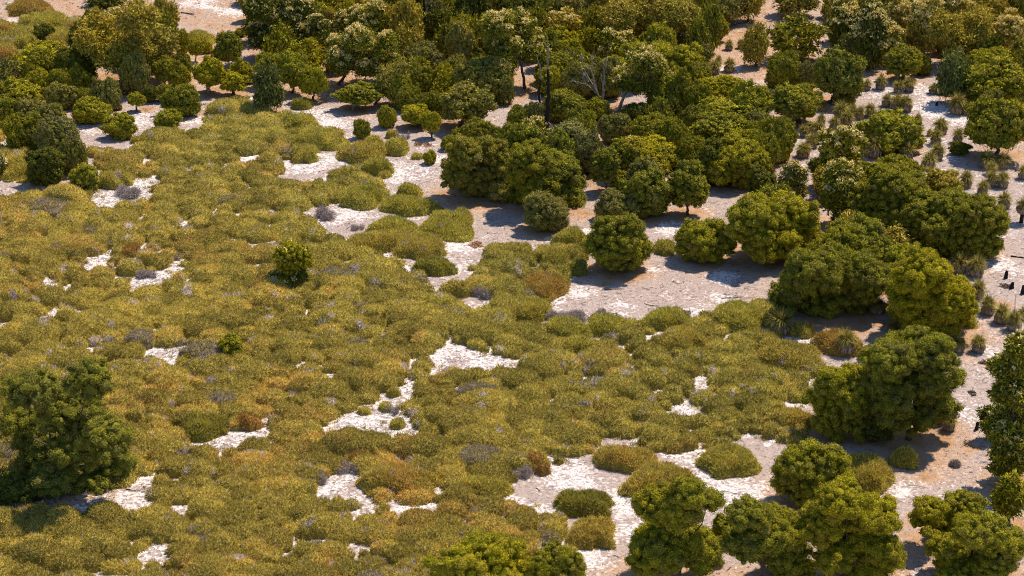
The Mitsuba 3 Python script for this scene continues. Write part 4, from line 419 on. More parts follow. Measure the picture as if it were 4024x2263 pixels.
# heath shrubs: tone, (x, y, half width, half depth, height), label
SHRUBS = [
 ('g', [-66.41,283.1,3.42,4.46,1.7], 'domed olive heath mound above the small dark bush at upper left'),
 ('r', [-70.25,289.97,3.44,3.7,1.7], 'rusty-topped heath mound in the top left corner'),
 ('r', [-61.08,279.94,1.96,3.13,1.7], 'rust-orange heath mound left of the tallest upper-left tree'),
 ('r', [-71.27,278.66,1.86,1.93,1.7], 'rusty heath mound cut by the left edge near the top'),
 ('g', [-67.32,273.32,2.1,2.14,1.7], 'green heath mound left of the small dark bush'),
 ('y', [-62.87,275.81,2.21,3.51,1.7], 'yellow-olive heath mound right of the small dark bush'),
 ('r', [-68.85,267.91,1.71,1.71,1.57], 'brownish heath mound at left edge above the tan clearing'),
 ('g', [-43.37,274.94,2.16,3.14,1.7], 'domed heath mound behind the slender path tree'),
 ('g', [-57.43,224.09,2.21,3.54,1.7], 'large heath mound at left edge beside the dark stacked trees'),
 ('g', [-45.62,220.11,2.05,1.72,1.7], 'heath mound beside the bright bush, above the grey dead shrub'),
 ('d', [-26.64,247.17,1.49,1.49,1.38], 'small dark heath shrub on sand right of the blue-green gum'),
 ('g', [-26.7,239.98,2.44,2.46,1.7], 'heath mound under the blue-green gum'),
 ('g', [-23.25,234.08,3.18,3.13,1.7], 'large heath mound reaching the white sand, upper centre left'),
 ('g', [-24.64,228.43,1.8,1.8,1.68], 'low heath mound at the tip of the heath above the white sand'),
 ('b', [-17.8,229.15,3.27,2.84,1.7], 'broad brown-topped heath mound on the white sand'),
 ('g', [-16.68,233.84,1.04,1.04,0.99], 'small heath mound behind the broad brown-topped mound'),
 ('g', [-13.74,231.12,1.86,1.63,1.7], 'oval heath mound right of the broad brown-topped mound'),
 ('y', [-14.56,236.14,0.93,0.93,1.17], 'pale upright heath shrub beside the grey dead shrub on sand'),
 ('g', [-15.62,224.16,2.23,1.9,1.7], 'flat heath mound in the middle of the white sand'),
 ('y', [-14.77,222.74,0.96,0.96,0.9], 'tiny flat heath mound in front of the flat mound on the sand'),
 ('g', [-11.27,228.82,0.79,0.79,0.75], 'tiny heath mound left of the very small round bush'),
 ('g', [-11.77,216.92,1.39,1.39,1.3], 'small isolated heath mound left of the central domed trees'),
 ('g', [-16.86,215.02,2.96,2.84,1.7], 'heath mound at the near edge of the white sand, centre left'),
 ('g', [-11.53,212.49,3.25,2.64,1.5], 'flat oval heath mound below the small isolated mound'),
 ('g', [-6.68,207.22,3.21,4.51,1.5], 'tall dense heath mound left of the central tree shade'),
 ('g', [-12.83,206.25,2.71,2.33,1.5], 'back part of the large heath island at centre'),
 ('b', [-13.87,201.87,3.62,2.82,1.5], 'left part of the large heath island at centre'),
 ('b', [-9.85,200.38,2.99,3.24,1.5], 'front right part of the large heath island at centre'),
 ('d', [-7.8,195.39,2.25,1.71,1.5], 'dark green oval heath mound in front of the heath island at centre'),
 ('b', [-5.66,189.47,1.67,1.23,1.5], 'heath mound tip pointing left beside the grey dead shrub at centre'),
 ('r', [3.42,190.38,2.27,3.36,1.5], 'brown-topped tall heath mound left of the sunlit clearing'),
 ('g', [6.3,202.83,2.12,1.65,1.5], 'heath mound left of the lone round tree, behind'),
 ('b', [1.05,199.34,1.32,1.48,1.5], 'greyish heath mound at the sand edge in front of the grey-green tree'),
 ('y', [4.57,197.73,2.28,1.99,1.5], 'yellowish heath mound left of the lone round tree, in front'),
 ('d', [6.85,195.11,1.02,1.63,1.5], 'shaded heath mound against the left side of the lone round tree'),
 ('g', [16.13,200.47,1.33,1.33,1.43], 'round heath shrub between the lone round tree and the middle tree'),
 ('y', [1.57,183.93,2.14,3.08,1.5], 'heath mound at the white sand corner below the brown-topped mound'),
 ('g', [5.39,180.16,2.17,2.5,1.5], 'heath mound in front of the grey dead shrubs by the clearing'),
 ('g', [9.26,180.77,1.92,2.13,1.5], 'heath mound with a notch, right of the grey dead shrubs by the clearing'),
 ('g', [6.3,176.24,1.51,1.51,1.47], 'low heath mound in front of the shade hollow below the clearing'),
 ('g', [15.14,182.15,2.76,2.37,1.5], 'broad heath mound at the near edge of the sunlit clearing'),
 ('b', [16.5,177.84,3.14,2.53,1.5], 'brownish heath mound before the broad mound at the clearing edge'),
 ('g', [22.32,182.69,2.96,3.4,1.5], 'heath mound left of the lone front grass tree'),
 ('b', [26.0,174.35,3.58,3.28,1.5], 'wide brown-topped heath mound left of the white sand strip'),
 ('r', [31.42,177.21,2.55,2.39,1.5], 'rusty heath mound behind a grass tree at right'),
 ('y', [28.11,179.98,1.22,1.22,1.18], 'leafy yellow-green shrub right of the lone front grass tree'),
 ('d', [5.75,146.55,2.64,1.97,1.5], 'isolated oval heath mound on the white sand at bottom'),
 ('b', [6.45,141.78,2.21,2.21,1.5], 'brown heath mound in front of the isolated oval mound'),
 ('b', [9.38,154.1,2.97,1.86,1.5], 'flat heath mound on the far side of the lower white sand'),
 ('b', [12.41,150.28,3.39,2.84,1.5], 'large brown heath mound in the middle of the lower white sand'),
 ('g', [18.34,153.79,2.58,2.68,1.5], 'dense oval heath mound above the dark twigs on the lower sand'),
 ('b', [-9.54,150.28,3.77,2.31,1.5], 'long heath mound right of the white sand hollow, bottom centre'),
 ('g', [-2.65,148.85,2.73,1.66,1.5], 'round heath mound left of the lower white sand'),
 ('g', [-10.09,160.96,0.73,0.73,0.78], 'small dark round heath shrub on the white sand hollow'),
 ('y', [-13.24,163.45,0.64,0.64,0.64], 'small pale heath shrub at the left of the white sand hollow'),
 ('g', [-11.38,164.15,0.68,0.68,0.81], 'small heath shrub in the middle of the white sand hollow'),
 ('y', [-10.74,166.85,0.6,0.6,0.99], 'small heath shrub at the top of the white sand hollow'),
 ('d', [-26.82,160.01,2.49,1.98,1.5], 'dark heath mound at the lower white sand strip, left of centre'),
 ('y', [29.99,151.44,2.49,3.67,1.5], 'big feathery grey-green shrub right of the foreground group'),
 ('g', [33.58,154.05,1.3,1.3,1.3], 'leafy shrub at the edge of tree shade near the right sandy track'),
 ('y', [38.73,163.51,0.95,0.95,1.32], 'feathery shrub behind two grass trees near the right trunk tree'),
 ('b', [24.76,161.35,2.45,1.59,1.5], 'smooth heath mound left of the lighter green tree at right'),
]
DEAD_SHRUBS = [
 ('a', [-43.98,216.83,2.17,1.3], 'grey dead shrub on the white patch below the stacked trees at left'),
 ('a', [-69.92,273.01,1.28,1.17], 'grey dead shrub at the left edge near the top'),
 ('a', [-38.92,223.87,0.85,0.84], 'grey dead shrub in the heath right of the stacked trees'),
 ('a', [-21.05,210.07,1.71,1.3], 'grey dead shrub at the left end of the white sand band, centre'),
 ('a', [-16.74,206.65,0.94,0.88], 'low grey dead shrub at the near edge of the white sand band'),
 ('a', [-13.61,197.38,1.11,1.05], 'grey dead shrub left of the heath island at centre'),
 ('a', [-2.97,188.83,1.43,1.3], 'grey dead shrub at the foot of the white sand corner, centre'),
 ('a', [5.06,182.88,2.14,1.3], 'wide purple-grey dead shrub at the near edge of the sunlit clearing'),
 ('a', [8.74,183.82,1.24,1.19], 'mauve-brown dead shrub right of the wide one at the clearing edge'),
 ('a', [-50.96,199.39,1.61,1.3], 'large grey dead shrub in the heath at far left'),
 ('a', [-42.06,202.67,0.85,0.96], 'dark grey dead shrub in the heath, left'),
 ('a', [-37.44,193.84,1.23,1.17], 'grey dead shrub on the broken white patches at left'),
 ('a', [-35.29,198.53,0.83,0.79], 'small grey dead shrub in the left heath above the broken white patches'),
 ('a', [-48.26,200.24,0.98,1.3], 'grey dead shrub right of the large one at far left'),
 ('a', [-23.71,150.1,1.16,1.17], 'grey dead shrub in the lower left heath'),
 ('a', [-24.89,141.17,1.69,1.3], 'long grey dead shrub above the lower left sand strip'),
 ('a', [-28.58,155.23,0.85,0.85], 'pale grey dead shrub in the heath right of the big lower-left tree'),
 ('a', [-40.48,142.24,0.74,1.17], 'grey dead shrub at the lower left edge'),
 ('a', [-2.54,153.4,1.32,1.3], 'large mauve-grey dead shrub near the lower centre'),
 ('a', [-13.81,152.56,1.09,1.09], 'dark grey-brown dead shrub above the lower white hollow'),
 ('a', [-11.37,153.06,0.65,0.65], 'small grey dead shrub right of the dark grey-brown one'),
 ('a', [-2.6,145.64,1.24,1.26], 'grey dead shrub below the round heath mound at bottom centre'),
 ('a', [-10.94,142.36,1.38,1.3], 'low grey dead shrub in the bottom heath'),
 ('a', [-10.74,163.45,0.83,1.3], 'pale dead shrub in the white sand hollow'),
 ('a', [0.67,151.81,1.12,1.3], 'mauve-grey dead shrub at left end of the lower white sand'),
 ('a', [-13.24,235.42,1.13,1.05], 'pale grey dead shrub right of the upright heath shrub on sand'),
 ('a', [-15.92,151.02,0.95,0.95], 'grey dead shrub at the left lip of the lower white hollow'),
 ('r', [-23.42,160.86,1.17,1.3], 'rust-orange shrub at the end of the lower left sand strip'),
 ('r', [2.69,152.48,0.67,1.05], 'bright orange dying shrub at the edge of the lower white sand'),
 ('r', [-40.24,199.88,1.15,1.1], 'orange-brown shrub in the left heath'),
 ('r', [-13.15,154.44,1.08,1.07], 'rust-brown twiggy shrub above the lower white hollow'),
 ('r', [1.92,153.63,0.85,1.3], 'reddish-brown shrub beside the bright orange one'),
]
# grass trees: (x, y, half width, flower spike, standing on a tall trunk), label
GRASS_TREES = [
 ([46.1,254.32,0.53,0,0], 'first grass tree from the left in the back row of the right-hand flat'),
 ([47.91,254.59,0.67,1,0], 'second grass tree from the left in the back row of the right-hand flat, spiked'),
 ([50.02,253.13,0.67,0,0], 'third grass tree from the left in the back row of the right-hand flat'),
 ([51.49,253.67,0.67,0,0], 'fourth grass tree from the left in the back row of the right-hand flat'),
 ([54.4,252.72,0.58,0,0], 'fifth grass tree from the left in the back row of the right-hand flat'),
 ([55.45,252.38,0.47,0,0], 'sixth grass tree from the left in the back row of the right-hand flat'),
 ([56.47,252.16,0.51,0,0], 'seventh grass tree from the left in the back row of the right-hand flat'),
 ([47.51,247.81,0.61,0,0], 'first grass tree from the left in the second row, behind the dense dome'),
 ([48.63,247.0,0.8,0,0], 'second grass tree from the left in the second row, behind the dense dome'),
 ([49.8,245.97,0.79,0,0], 'third grass tree from the left in the second row, behind the dense dome'),
 ([50.32,241.01,0.51,1,0], 'fourth grass tree from the left in the second row, behind the dense dome, spiked'),
 ([55.92,244.82,0.9,0,0], 'fifth grass tree from the left in the second row, behind the dense dome'),
 ([57.46,244.75,0.6,0,0], 'sixth grass tree from the left in the second row, behind the dense dome'),
 ([38.31,240.88,0.53,0,0], 'first grass tree from the left of those scattered left of the dense dome'),
 ([39.16,245.85,0.5,0,0], 'second grass tree from the left of those scattered left of the dense dome'),
 ([39.67,238.9,0.59,0,0], 'third grass tree from the left of those scattered left of the dense dome'),
 ([41.01,242.51,0.84,0,0], 'fourth grass tree from the left of those scattered left of the dense dome'),
 ([41.49,240.73,0.7,0,0], 'fifth grass tree from the left of those scattered left of the dense dome'),
 ([42.68,244.01,0.61,0,0], 'sixth grass tree from the left of those scattered left of the dense dome'),
 ([43.39,242.94,0.6,0,0], 'seventh grass tree from the left of those scattered left of the dense dome'),
 ([44.86,243.86,0.71,0,0], 'eighth grass tree from the left of those scattered left of the dense dome'),
 ([34.52,229.31,0.79,0,0], 'first grass tree from the left in the group at the left margin of the flat'),
 ([35.59,236.37,0.55,0,0], 'second grass tree from the left in the group at the left margin of the flat'),
 ([36.64,238.17,0.45,0,0], 'third grass tree from the left in the group at the left margin of the flat'),
 ([36.07,232.66,0.72,0,0], 'fourth grass tree from the left in the group at the left margin of the flat'),
 ([37.15,235.98,0.77,0,0], 'fifth grass tree from the left in the group at the left margin of the flat'),
 ([48.69,225.5,0.84,0,0], 'first grass tree from the left in the line right of the dense dome'),
 ([50.99,236.62,0.34,0,0], 'second grass tree from the left in the line right of the dense dome'),
 ([51.16,233.71,0.7,0,0], 'third grass tree from the left in the line right of the dense dome'),
 ([50.31,228.75,0.77,0,0], 'fourth grass tree from the left in the line right of the dense dome'),
 ([52.63,237.62,0.83,0,0], 'fifth grass tree from the left in the line right of the dense dome'),
 ([53.92,234.28,0.63,0,0], 'sixth grass tree from the left in the line right of the dense dome'),
 ([43.01,229.26,0.96,0,0], 'first grass tree from the left along the front foot of the dense dome'),
 ([46.77,228.7,0.72,0,0], 'second grass tree from the left along the front foot of the dense dome'),
 ([49.03,232.97,0.57,0,0], 'third grass tree from the left along the front foot of the dense dome'),
 ([55.48,225.72,0.84,0,0], 'first grass tree from the left in the row below the low dark shrub'),
 ([55.66,223.47,0.6,0,0], 'second grass tree from the left in the row below the low dark shrub'),
 ([57.44,225.59,0.71,0,0], 'third grass tree from the left in the row below the low dark shrub'),
 ([59.07,222.03,0.61,0,0], 'fourth grass tree from the left in the row below the low dark shrub'),
 ([48.18,221.11,0.67,0,0], 'first grass tree from the left in the lowest row of the right-hand flat'),
 ([49.06,218.74,0.7,0,0], 'second grass tree from the left in the lowest row of the right-hand flat'),
 ([51.9,219.5,0.74,0,0], 'third grass tree from the left in the lowest row of the right-hand flat'),
 ([53.29,217.08,0.6,0,0], 'fourth grass tree from the left in the lowest row of the right-hand flat'),
 ([54.9,219.73,0.64,0,0], 'fifth grass tree from the left in the lowest row of the right-hand flat'),
 ([56.09,219.37,0.7,0,0], 'sixth grass tree from the left in the lowest row of the right-hand flat'),
 ([25.71,260.69,0.7,0,0], 'first grass tree from the left in the pink sandy gap at top right'),
 ([26.86,261.07,0.79,0,0], 'second grass tree from the left in the pink sandy gap at top right'),
 ([27.8,264.67,0.45,0,0], 'third grass tree from the left in the pink sandy gap at top right'),
 ([29.86,271.59,0.55,0,0], 'fourth grass tree from the left in the pink sandy gap at top right'),
 ([28.96,261.87,0.75,0,0], 'fifth grass tree from the left in the pink sandy gap at top right'),
 ([31.61,272.27,0.46,0,0], 'sixth grass tree from the left in the pink sandy gap at top right'),
 ([54.9,213.13,0.72,0,0], 'small grass tree alone at top of the lower flat near the right edge'),
 ([55.81,208.52,0.73,0,1], 'tall grass tree on a black trunk at the right edge'),
 ([46.25,194.87,0.77,0,0], 'thatched grass tree at the foot of the rim tree, left of two'),
 ([47.83,194.05,0.77,0,0], 'grass tree at the foot of the rim tree, right of two'),
 ([46.89,188.58,0.68,0,0], 'drooping grass tree touching the right side of the lower right group'),
 ([47.13,184.69,0.71,0,0], 'grass tree alone right of the drooping one near the lower flat'),
 ([44.58,182.23,0.73,0,0], 'grass tree under the right end of the lower right group'),
 ([48.01,182.69,0.73,0,0], 'left of the two large grass trees at the right edge'),
 ([48.82,180.87,0.73,1,0], 'right of the two large grass trees at the right edge, with a spike'),
 ([50.28,183.38,0.52,0,0], 'grass tree cut by the right edge behind the two large ones'),
 ([41.25,178.7,0.71,0,0], 'half-shaded grass tree below the lower right group'),
 ([42.47,176.19,0.62,0,0], 'left of two grass trees on the pale track below the lower right group'),
 ([44.41,176.11,0.66,0,0], 'right of two grass trees on the pale track below the lower right group'),
 ([36.19,184.9,0.73,0,0], 'grass tree in the dark gap between the two trees of the lower right group'),
 ([25.99,180.19,0.96,0,0], 'lone large grass tree in front of the wide dark domed tree'),
 ([31.67,175.66,0.86,0,0], 'large grass tree in front of the rusty heath mound'),
 ([44.88,204.12,0.53,0,0], 'brown grass tree under the rim tree, on tan litter'),
 ([37.88,161.54,0.62,0,0], 'green-tipped grass tree behind the golden one at the right trunk tree'),
 ([38.42,160.26,0.57,0,0], 'golden-brown grass tree right of the wide-crowned trunk tree'),
 ([38.24,179.03,0.57,0,0], 'dark shaded grass tree under the bright lobed tree, right'),
 ([37.03,180.17,0.51,0,0], 'dark shaded grass tree under the bright lobed tree, left'),
]
STUMPS = [
 ([50.78,193.37,0.86,0.18], 'black burnt stump post on the sandy flat near the right edge'),
 ([50.8,190.83,0.66,0.2], 'jagged broken burnt stump below the black post at right'),
 ([51.68,189.51,0.88,0.24], 'burnt stump cut by the right edge below the jagged one'),
 ([40.92,160.19,0.82,0.16], 'black burnt stump standing on the pale track near the right-edge gum'),
 ([53.96,247.92,0.46,0.15], 'little black stump in tree shadow on the right-hand flat'),
 ([58.99,224.73,0.83,0.22], 'grey weathered stump at the right edge of the lower flat'),
 ([34.01,277.91,0.66,0.15], 'black stump in the pink sandy gap at top right'),
]
LOGS = [
 ([-48.2,289.3,-45.99,287.95,0.096], 'dark fallen log on the bare sand at top left'),
 ([52.58,198.99,54.06,198.46,0.098], 'burnt log lying on the flat near the right edge'),
 ([21.04,188.14,24.53,188.47,0.033], 'long dark fallen branch at the right of the sunlit clearing'),
 ([13.25,187.02,15.1,185.96,0.04], 'fallen stick in the middle of the sunlit clearing'),
 ([21.43,189.44,23.2,188.47,0.033], 'forked fallen branch near the right of the sunlit clearing'),
 ([16.42,192.43,17.18,191.76,0.041], 'short dark stick at the back of the sunlit clearing'),
 ([17.54,149.2,19.24,148.54,0.033], 'forked dark branch on the lower white sand right of the brown mound'),
 ([16.76,151.56,18.96,151.29,0.028], 'long thin dark branch under the dense oval mound'),
 ([9.15,149.09,9.51,147.56,0.039], 'short dark stick on the white sand beside the brown mound'),
 ([1.99,149.76,2.59,148.87,0.033], 'thin stick at the left of the lower white sand'),
 ([7.93,139.03,8.65,138.83,0.031], 'short stick on the sand left of the tall forked-trunk tree'),
 ([-32.18,149.54,-30.56,149.09,0.044], 'curled dark branch on the white patch by the big lower-left tree'),
 ([9.41,190.43,11.43,190.5,0.054], 'dark twig heap line at the back of the sunlit clearing'),
 ([33.06,150.21,34.53,149.76,0.028], 'thin pale sticks heap right of the feathery shrub'),
 ([40.46,246.73,40.57,245.2,0.059], 'pale twisted stick left of the right-hand flat'),
 ([31.77,283.18,34.41,284.82,0.066], 'tangled fallen branch in the pink sandy gap'),
]
PILES = [
 ('o', [-3.86,202.23,0.85,1.1], 'heap of broken orange-brown branches on the white sand at centre'),
 ('o', [-11.4,233.41,0.56,1.05], 'brown brush pile left of two under the trees, upper centre'),
 ('o', [-10.19,233.18,0.6,0.82], 'brown brush pile right of two under the trees, upper centre'),
 ('d', [44.51,173.62,0.69,0.43], 'flat dark twig pile on the pale track at right'),
 ('d', [50.27,191.34,0.74,0.75], 'burnt debris scattered around the jagged stump at right'),
 ('g', [37.74,153.66,0.45,0.49], 'small grey dry tussock alone on the tan track at lower right'),
 ('d', [41.99,167.26,0.42,0.6], 'small dark debris heap on the pale track near the right edge'),
 ('a', [-21.88,165.87,0.72,0.79], 'grey dead twisted branches lying in the heath'),
]

# ------------------------------------------------------------------ materials
def rgb(c): return {'type': 'rgb', 'value': list(c)}
def leaf_bsdf(fn, trans=0.7, rough=0.55):
    return {'type': 'principledthin', 'base_color': proc(fn), 'roughness': rough, 'diff_trans': trans, 'eta': 1.35}

def foliage(a, b, c, patch=0.35):
    """uv.x: a number per leaf, uv.y: a number per lobe; a = usual, b = young and bright, c = old, grey or brown."""
    def fn(p, n, uv):
        drift = noise(p.x * 0.13 + 3, p.y * 0.13, 2.0)
        k = noise(p.x * 0.31, p.y * 0.31, p.z * 0.31)
        col = mix(a, b, dr.clip(0.75 * uv.x + 0.5 * k - 0.1, 0, 1))
        col = mix(col, c, patch * smoothstep(0.55, 0.95, uv.y) + 0.25 * smoothstep(0.6, 0.8, noise(p.x * 0.9, p.y * 0.9, p.z * 0.9)))
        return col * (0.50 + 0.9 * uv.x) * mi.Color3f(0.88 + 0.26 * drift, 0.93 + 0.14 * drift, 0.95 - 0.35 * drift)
    return fn

TONE = {
    'y': ((0.201, 0.195, 0.028), (0.439, 0.401, 0.032), (0.281, 0.226, 0.067)),
    'g': ((0.140, 0.144, 0.028), (0.366, 0.344, 0.036), (0.244, 0.201, 0.073)),
    'd': ((0.079, 0.095, 0.026), (0.183, 0.189, 0.033), (0.134, 0.116, 0.043)),
    'n': ((0.122, 0.132, 0.030), (0.366, 0.342, 0.050), (0.207, 0.183, 0.073)),
    's': ((0.171, 0.159, 0.047), (0.311, 0.287, 0.065), (0.293, 0.244, 0.146)),
    'o': ((0.262, 0.220, 0.050), (0.512, 0.427, 0.079), (0.403, 0.287, 0.110)),
    't': ((0.116, 0.140, 0.050), (0.244, 0.262, 0.074), (0.232, 0.207, 0.104)),
}
for k, (a, b, c) in TONE.items():
    scene['leaf_' + k] = leaf_bsdf(foliage(a, b, c), 0.18)

def heath_fn(a, b, rust, grey, rusty, greyish):
    def fn(p, n, uv):
        big = fbm(p.x * 0.11, p.y * 0.11, 3.0, 2)
        mid = noise(p.x * 0.55, p.y * 0.55, 7.0)
        small = noise(p.x * 1.7, p.y * 1.7, 11.0)
        col = mix(a, b, dr.clip(0.6 * uv.x + 0.7 * mid - 0.15, 0, 1))
        r = smoothstep(0.64 - rusty, 0.88 - rusty, 0.09 * smoothstep(0.85, 0.9, uv.y) + 0.5 * big + 0.3 * mid + 0.2 * small + 0.10 * uv.x)
        col = mix(col, rust, 0.8 * r * (0.45 + 0.55 * uv.x))
        g = dr.maximum(smoothstep(0.70, 0.84, 0.55 * noise(p.x * 0.8 + 40, p.y * 0.8, 5.0) + 0.35 * small + 0.2 * greyish) * smoothstep(0.25, 0.5, uv.y), dr.select(uv.y < 0.022, 0.55 + 0.45 * small, 0.0))
        col = mix(col, grey, smoothstep(0.35, 0.62, 0.75 * g + 0.8 * (cell_rand(uv.x * 997.0) - 0.5)) * smoothstep(0.02, 0.1, g))
        col = mix(col, (0.30, 0.25, 0.21), smoothstep(0.92, 0.94, cell_rand(uv.x * 613.0)))
        green = smoothstep(0.0, 1.4, (p.x + 26.0) / 30.0 + (p.y - 178.0) / 45.0)   # the wetter end of the heath stays greener
        col = col * mix((1.0, 0.98, 0.99), (0.93, 0.957, 0.95), green)
        return col * (0.60 + 0.75 * uv.x) * (0.72 + 0.5 * uv.y)
    return fn
H_OLIVE, H_YEL, H_RUST, H_GREY = (0.408, 0.349, 0.082), (0.640, 0.533, 0.120), (0.620, 0.405, 0.120), (0.560, 0.490, 0.440)
scene['leaf_heath'] = leaf_bsdf(heath_fn(H_OLIVE, H_YEL, H_RUST, H_GREY, 0.02, 0.55), 0.5)
for k, (a, b, r) in {'g': ((0.450, 0.400, 0.085), (0.720, 0.620, 0.115), -0.05), 'y': ((0.460, 0.390, 0.080), (0.680, 0.560, 0.110), 0.0),
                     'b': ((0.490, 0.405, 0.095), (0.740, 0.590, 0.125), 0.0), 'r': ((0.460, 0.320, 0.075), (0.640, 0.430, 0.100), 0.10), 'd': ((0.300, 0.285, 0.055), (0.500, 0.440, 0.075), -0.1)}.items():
    scene['leaf_heath_' + k] = leaf_bsdf(heath_fn(a, b, H_RUST, H_GREY, r, 0.05), 0.5)
scene['leaf_rust'] = leaf_bsdf(lambda p, n, uv: mix((0.26, 0.150, 0.045), (0.50, 0.290, 0.080), uv.x), 0.6)
scene['twig_grey'] = {'type': 'twosided', 'bsdf': {'type': 'diffuse', 'reflectance': proc(lambda p, n, uv: mix((0.28, 0.235, 0.220), (0.54, 0.47, 0.45), uv.x))}}
scene['twig_dark'] = {'type': 'twosided', 'bsdf': {'type': 'diffuse', 'reflectance': proc(lambda p, n, uv: mix((0.075, 0.055, 0.055), (0.20, 0.155, 0.14), uv.x * uv.x))}}
scene['stick_orange'] = {'type': 'twosided', 'bsdf': {'type': 'diffuse', 'reflectance': proc(lambda p, n, uv: mix((0.16, 0.075, 0.04), (0.55, 0.30, 0.16), uv.x))}}
scene['bark'] = {'type': 'diffuse', 'reflectance': proc(lambda p, n, uv: mix((0.05, 0.038, 0.030), (0.17, 0.135, 0.115), fbm(p.x * 9, p.y * 9, p.z * 2.2)))}
scene['bark_pale'] = {'type': 'diffuse', 'reflectance': proc(lambda p, n, uv: mix((0.17, 0.14, 0.125), (0.42, 0.37, 0.35), fbm(p.x * 8, p.y * 8, p.z * 2)))}
scene['charcoal'] = {'type': 'diffuse', 'reflectance': proc(lambda p, n, uv: mix((0.012, 0.010, 0.010), (0.055, 0.045, 0.043), fbm(p.x * 7, p.y * 7, p.z * 3)))}
scene['blossom_cream'] = {'type': 'twosided', 'bsdf': {'type': 'diffuse', 'reflectance': proc(lambda p, n, uv: mix((0.66, 0.53, 0.17), (0.90, 0.79, 0.38), uv.x))}}
scene['skirt_thatch'] = {'type': 'twosided', 'bsdf': {'type': 'diffuse', 'reflectance': proc(lambda p, n, uv: mix(mix((0.17, 0.125, 0.10), (0.46, 0.36, 0.27), uv.x), (0.40, 0.28, 0.09), 0.6 * smoothstep(0.5, 0.75, noise(p.x * 0.35, p.y * 0.35, 2.0))))}}
scene['leaf_grass_tree'] = leaf_bsdf(lambda p, n, uv: mix((0.15, 0.145, 0.032), (0.46, 0.38, 0.11), uv.x), 0.5, 0.4)

W_SAND, W_LITTER, W_MAUVE, W_TAN, W_ORANGE = (0.63, 0.60, 0.615), (0.160, 0.125, 0.120), (0.385, 0.322, 0.305), (0.430, 0.295, 0.205), (0.375, 0.220, 0.115)
def ground_fn(p, n, uv):
    """uv.x: needle and bark litter under trees, uv.y: clean blown sand."""
    x, y = p.x, p.y
    big = fbm(x * 0.16, y * 0.16, 1.0, 2)
    mid = fbm(x * 0.9 + 9, y * 0.9, 2.0, 3)
    fine = noise(x * 5.1, y * 5.1, 3.0)
    fine2 = noise(x * 11.0, y * 11.0, 5.0)
    base = mix(W_MAUVE, W_TAN, smoothstep(0.15, 0.60, uv.x + 0.5 * (big - 0.5) + 0.45 * (mid - 0.5) + 0.3 * (fine - 0.5)))
    base = mix(base, W_ORANGE, smoothstep(0.45, 0.85, uv.x + 0.8 * (mid - 0.5) + 0.45 * (fine - 0.5)))
    amp = 0.62 + 0.38 * smoothstep(0.35, 0.8, uv.y)
    w = smoothstep(-0.14, 0.16, uv.y - 0.62 + amp * (0.9 * (mid - 0.5) + 0.7 * (fine - 0.5) + 0.4 * (big - 0.5) + 0.35 * (fine2 - 0.5)) - 0.35 * smoothstep(0.3, 0.8, uv.x))
    col = mix(base, W_SAND, w)
    flecks = smoothstep(0.57, 0.75, 0.6 * fine2 + 0.4 * noise(x * 3.0 + 5, y * 7.0, 8.0) + 0.10 * (mid - 0.5))
    return mix(col, W_LITTER, flecks * (0.72 - 0.30 * uv.x)) * (0.88 + 0.24 * fine)
scene['sand'] = {'type': 'bumpmap', 'height': proc(lambda p, n, uv: 0.10 * fbm(p.x * 1.1, p.y * 1.1, 4.0, 3), 0.05), 'scale': 1.0,
                 'bsdf': {'type': 'diffuse', 'reflectance': proc(ground_fn)}}

# ------------------------------------------------------------------ helpers
used = {}
def key_for(name):
    n = used.get(name, 0); used[name] = n + 1
    return name if n == 0 else f'{name}_{n:03d}'
def add(key, v, f, bsdf, uv=None, smooth=False):
    scene[key] = mikit.ply((v, f), bsdf, smooth=smooth, uv=uv)
def say(key, label, category, group=None, kind=None):
    labels[key] = {'label': label, 'category': category}
    if group: labels[key]['group'] = group
    if kind: labels[key]['kind'] = kind

class Mesh:
    def __init__(self): self.v, self.f, self.u, self.n = [], [], [], 0
    def put(self, v, f, uv=None):
        if len(v) == 0: return
        self.v.append(v); self.f.append(np.asarray(f) + self.n); self.n += len(v)
        self.u.append(np.full((len(v), 2), 0.5) if uv is None else uv)
    def done(self): return np.vstack(self.v), np.vstack(self.f), np.vstack(self.u)
    def to(self, key, bsdf, smooth=False):
        v, f, u = self.done(); add(key, v, f, bsdf, u if smooth is False or smooth is True else None, smooth)

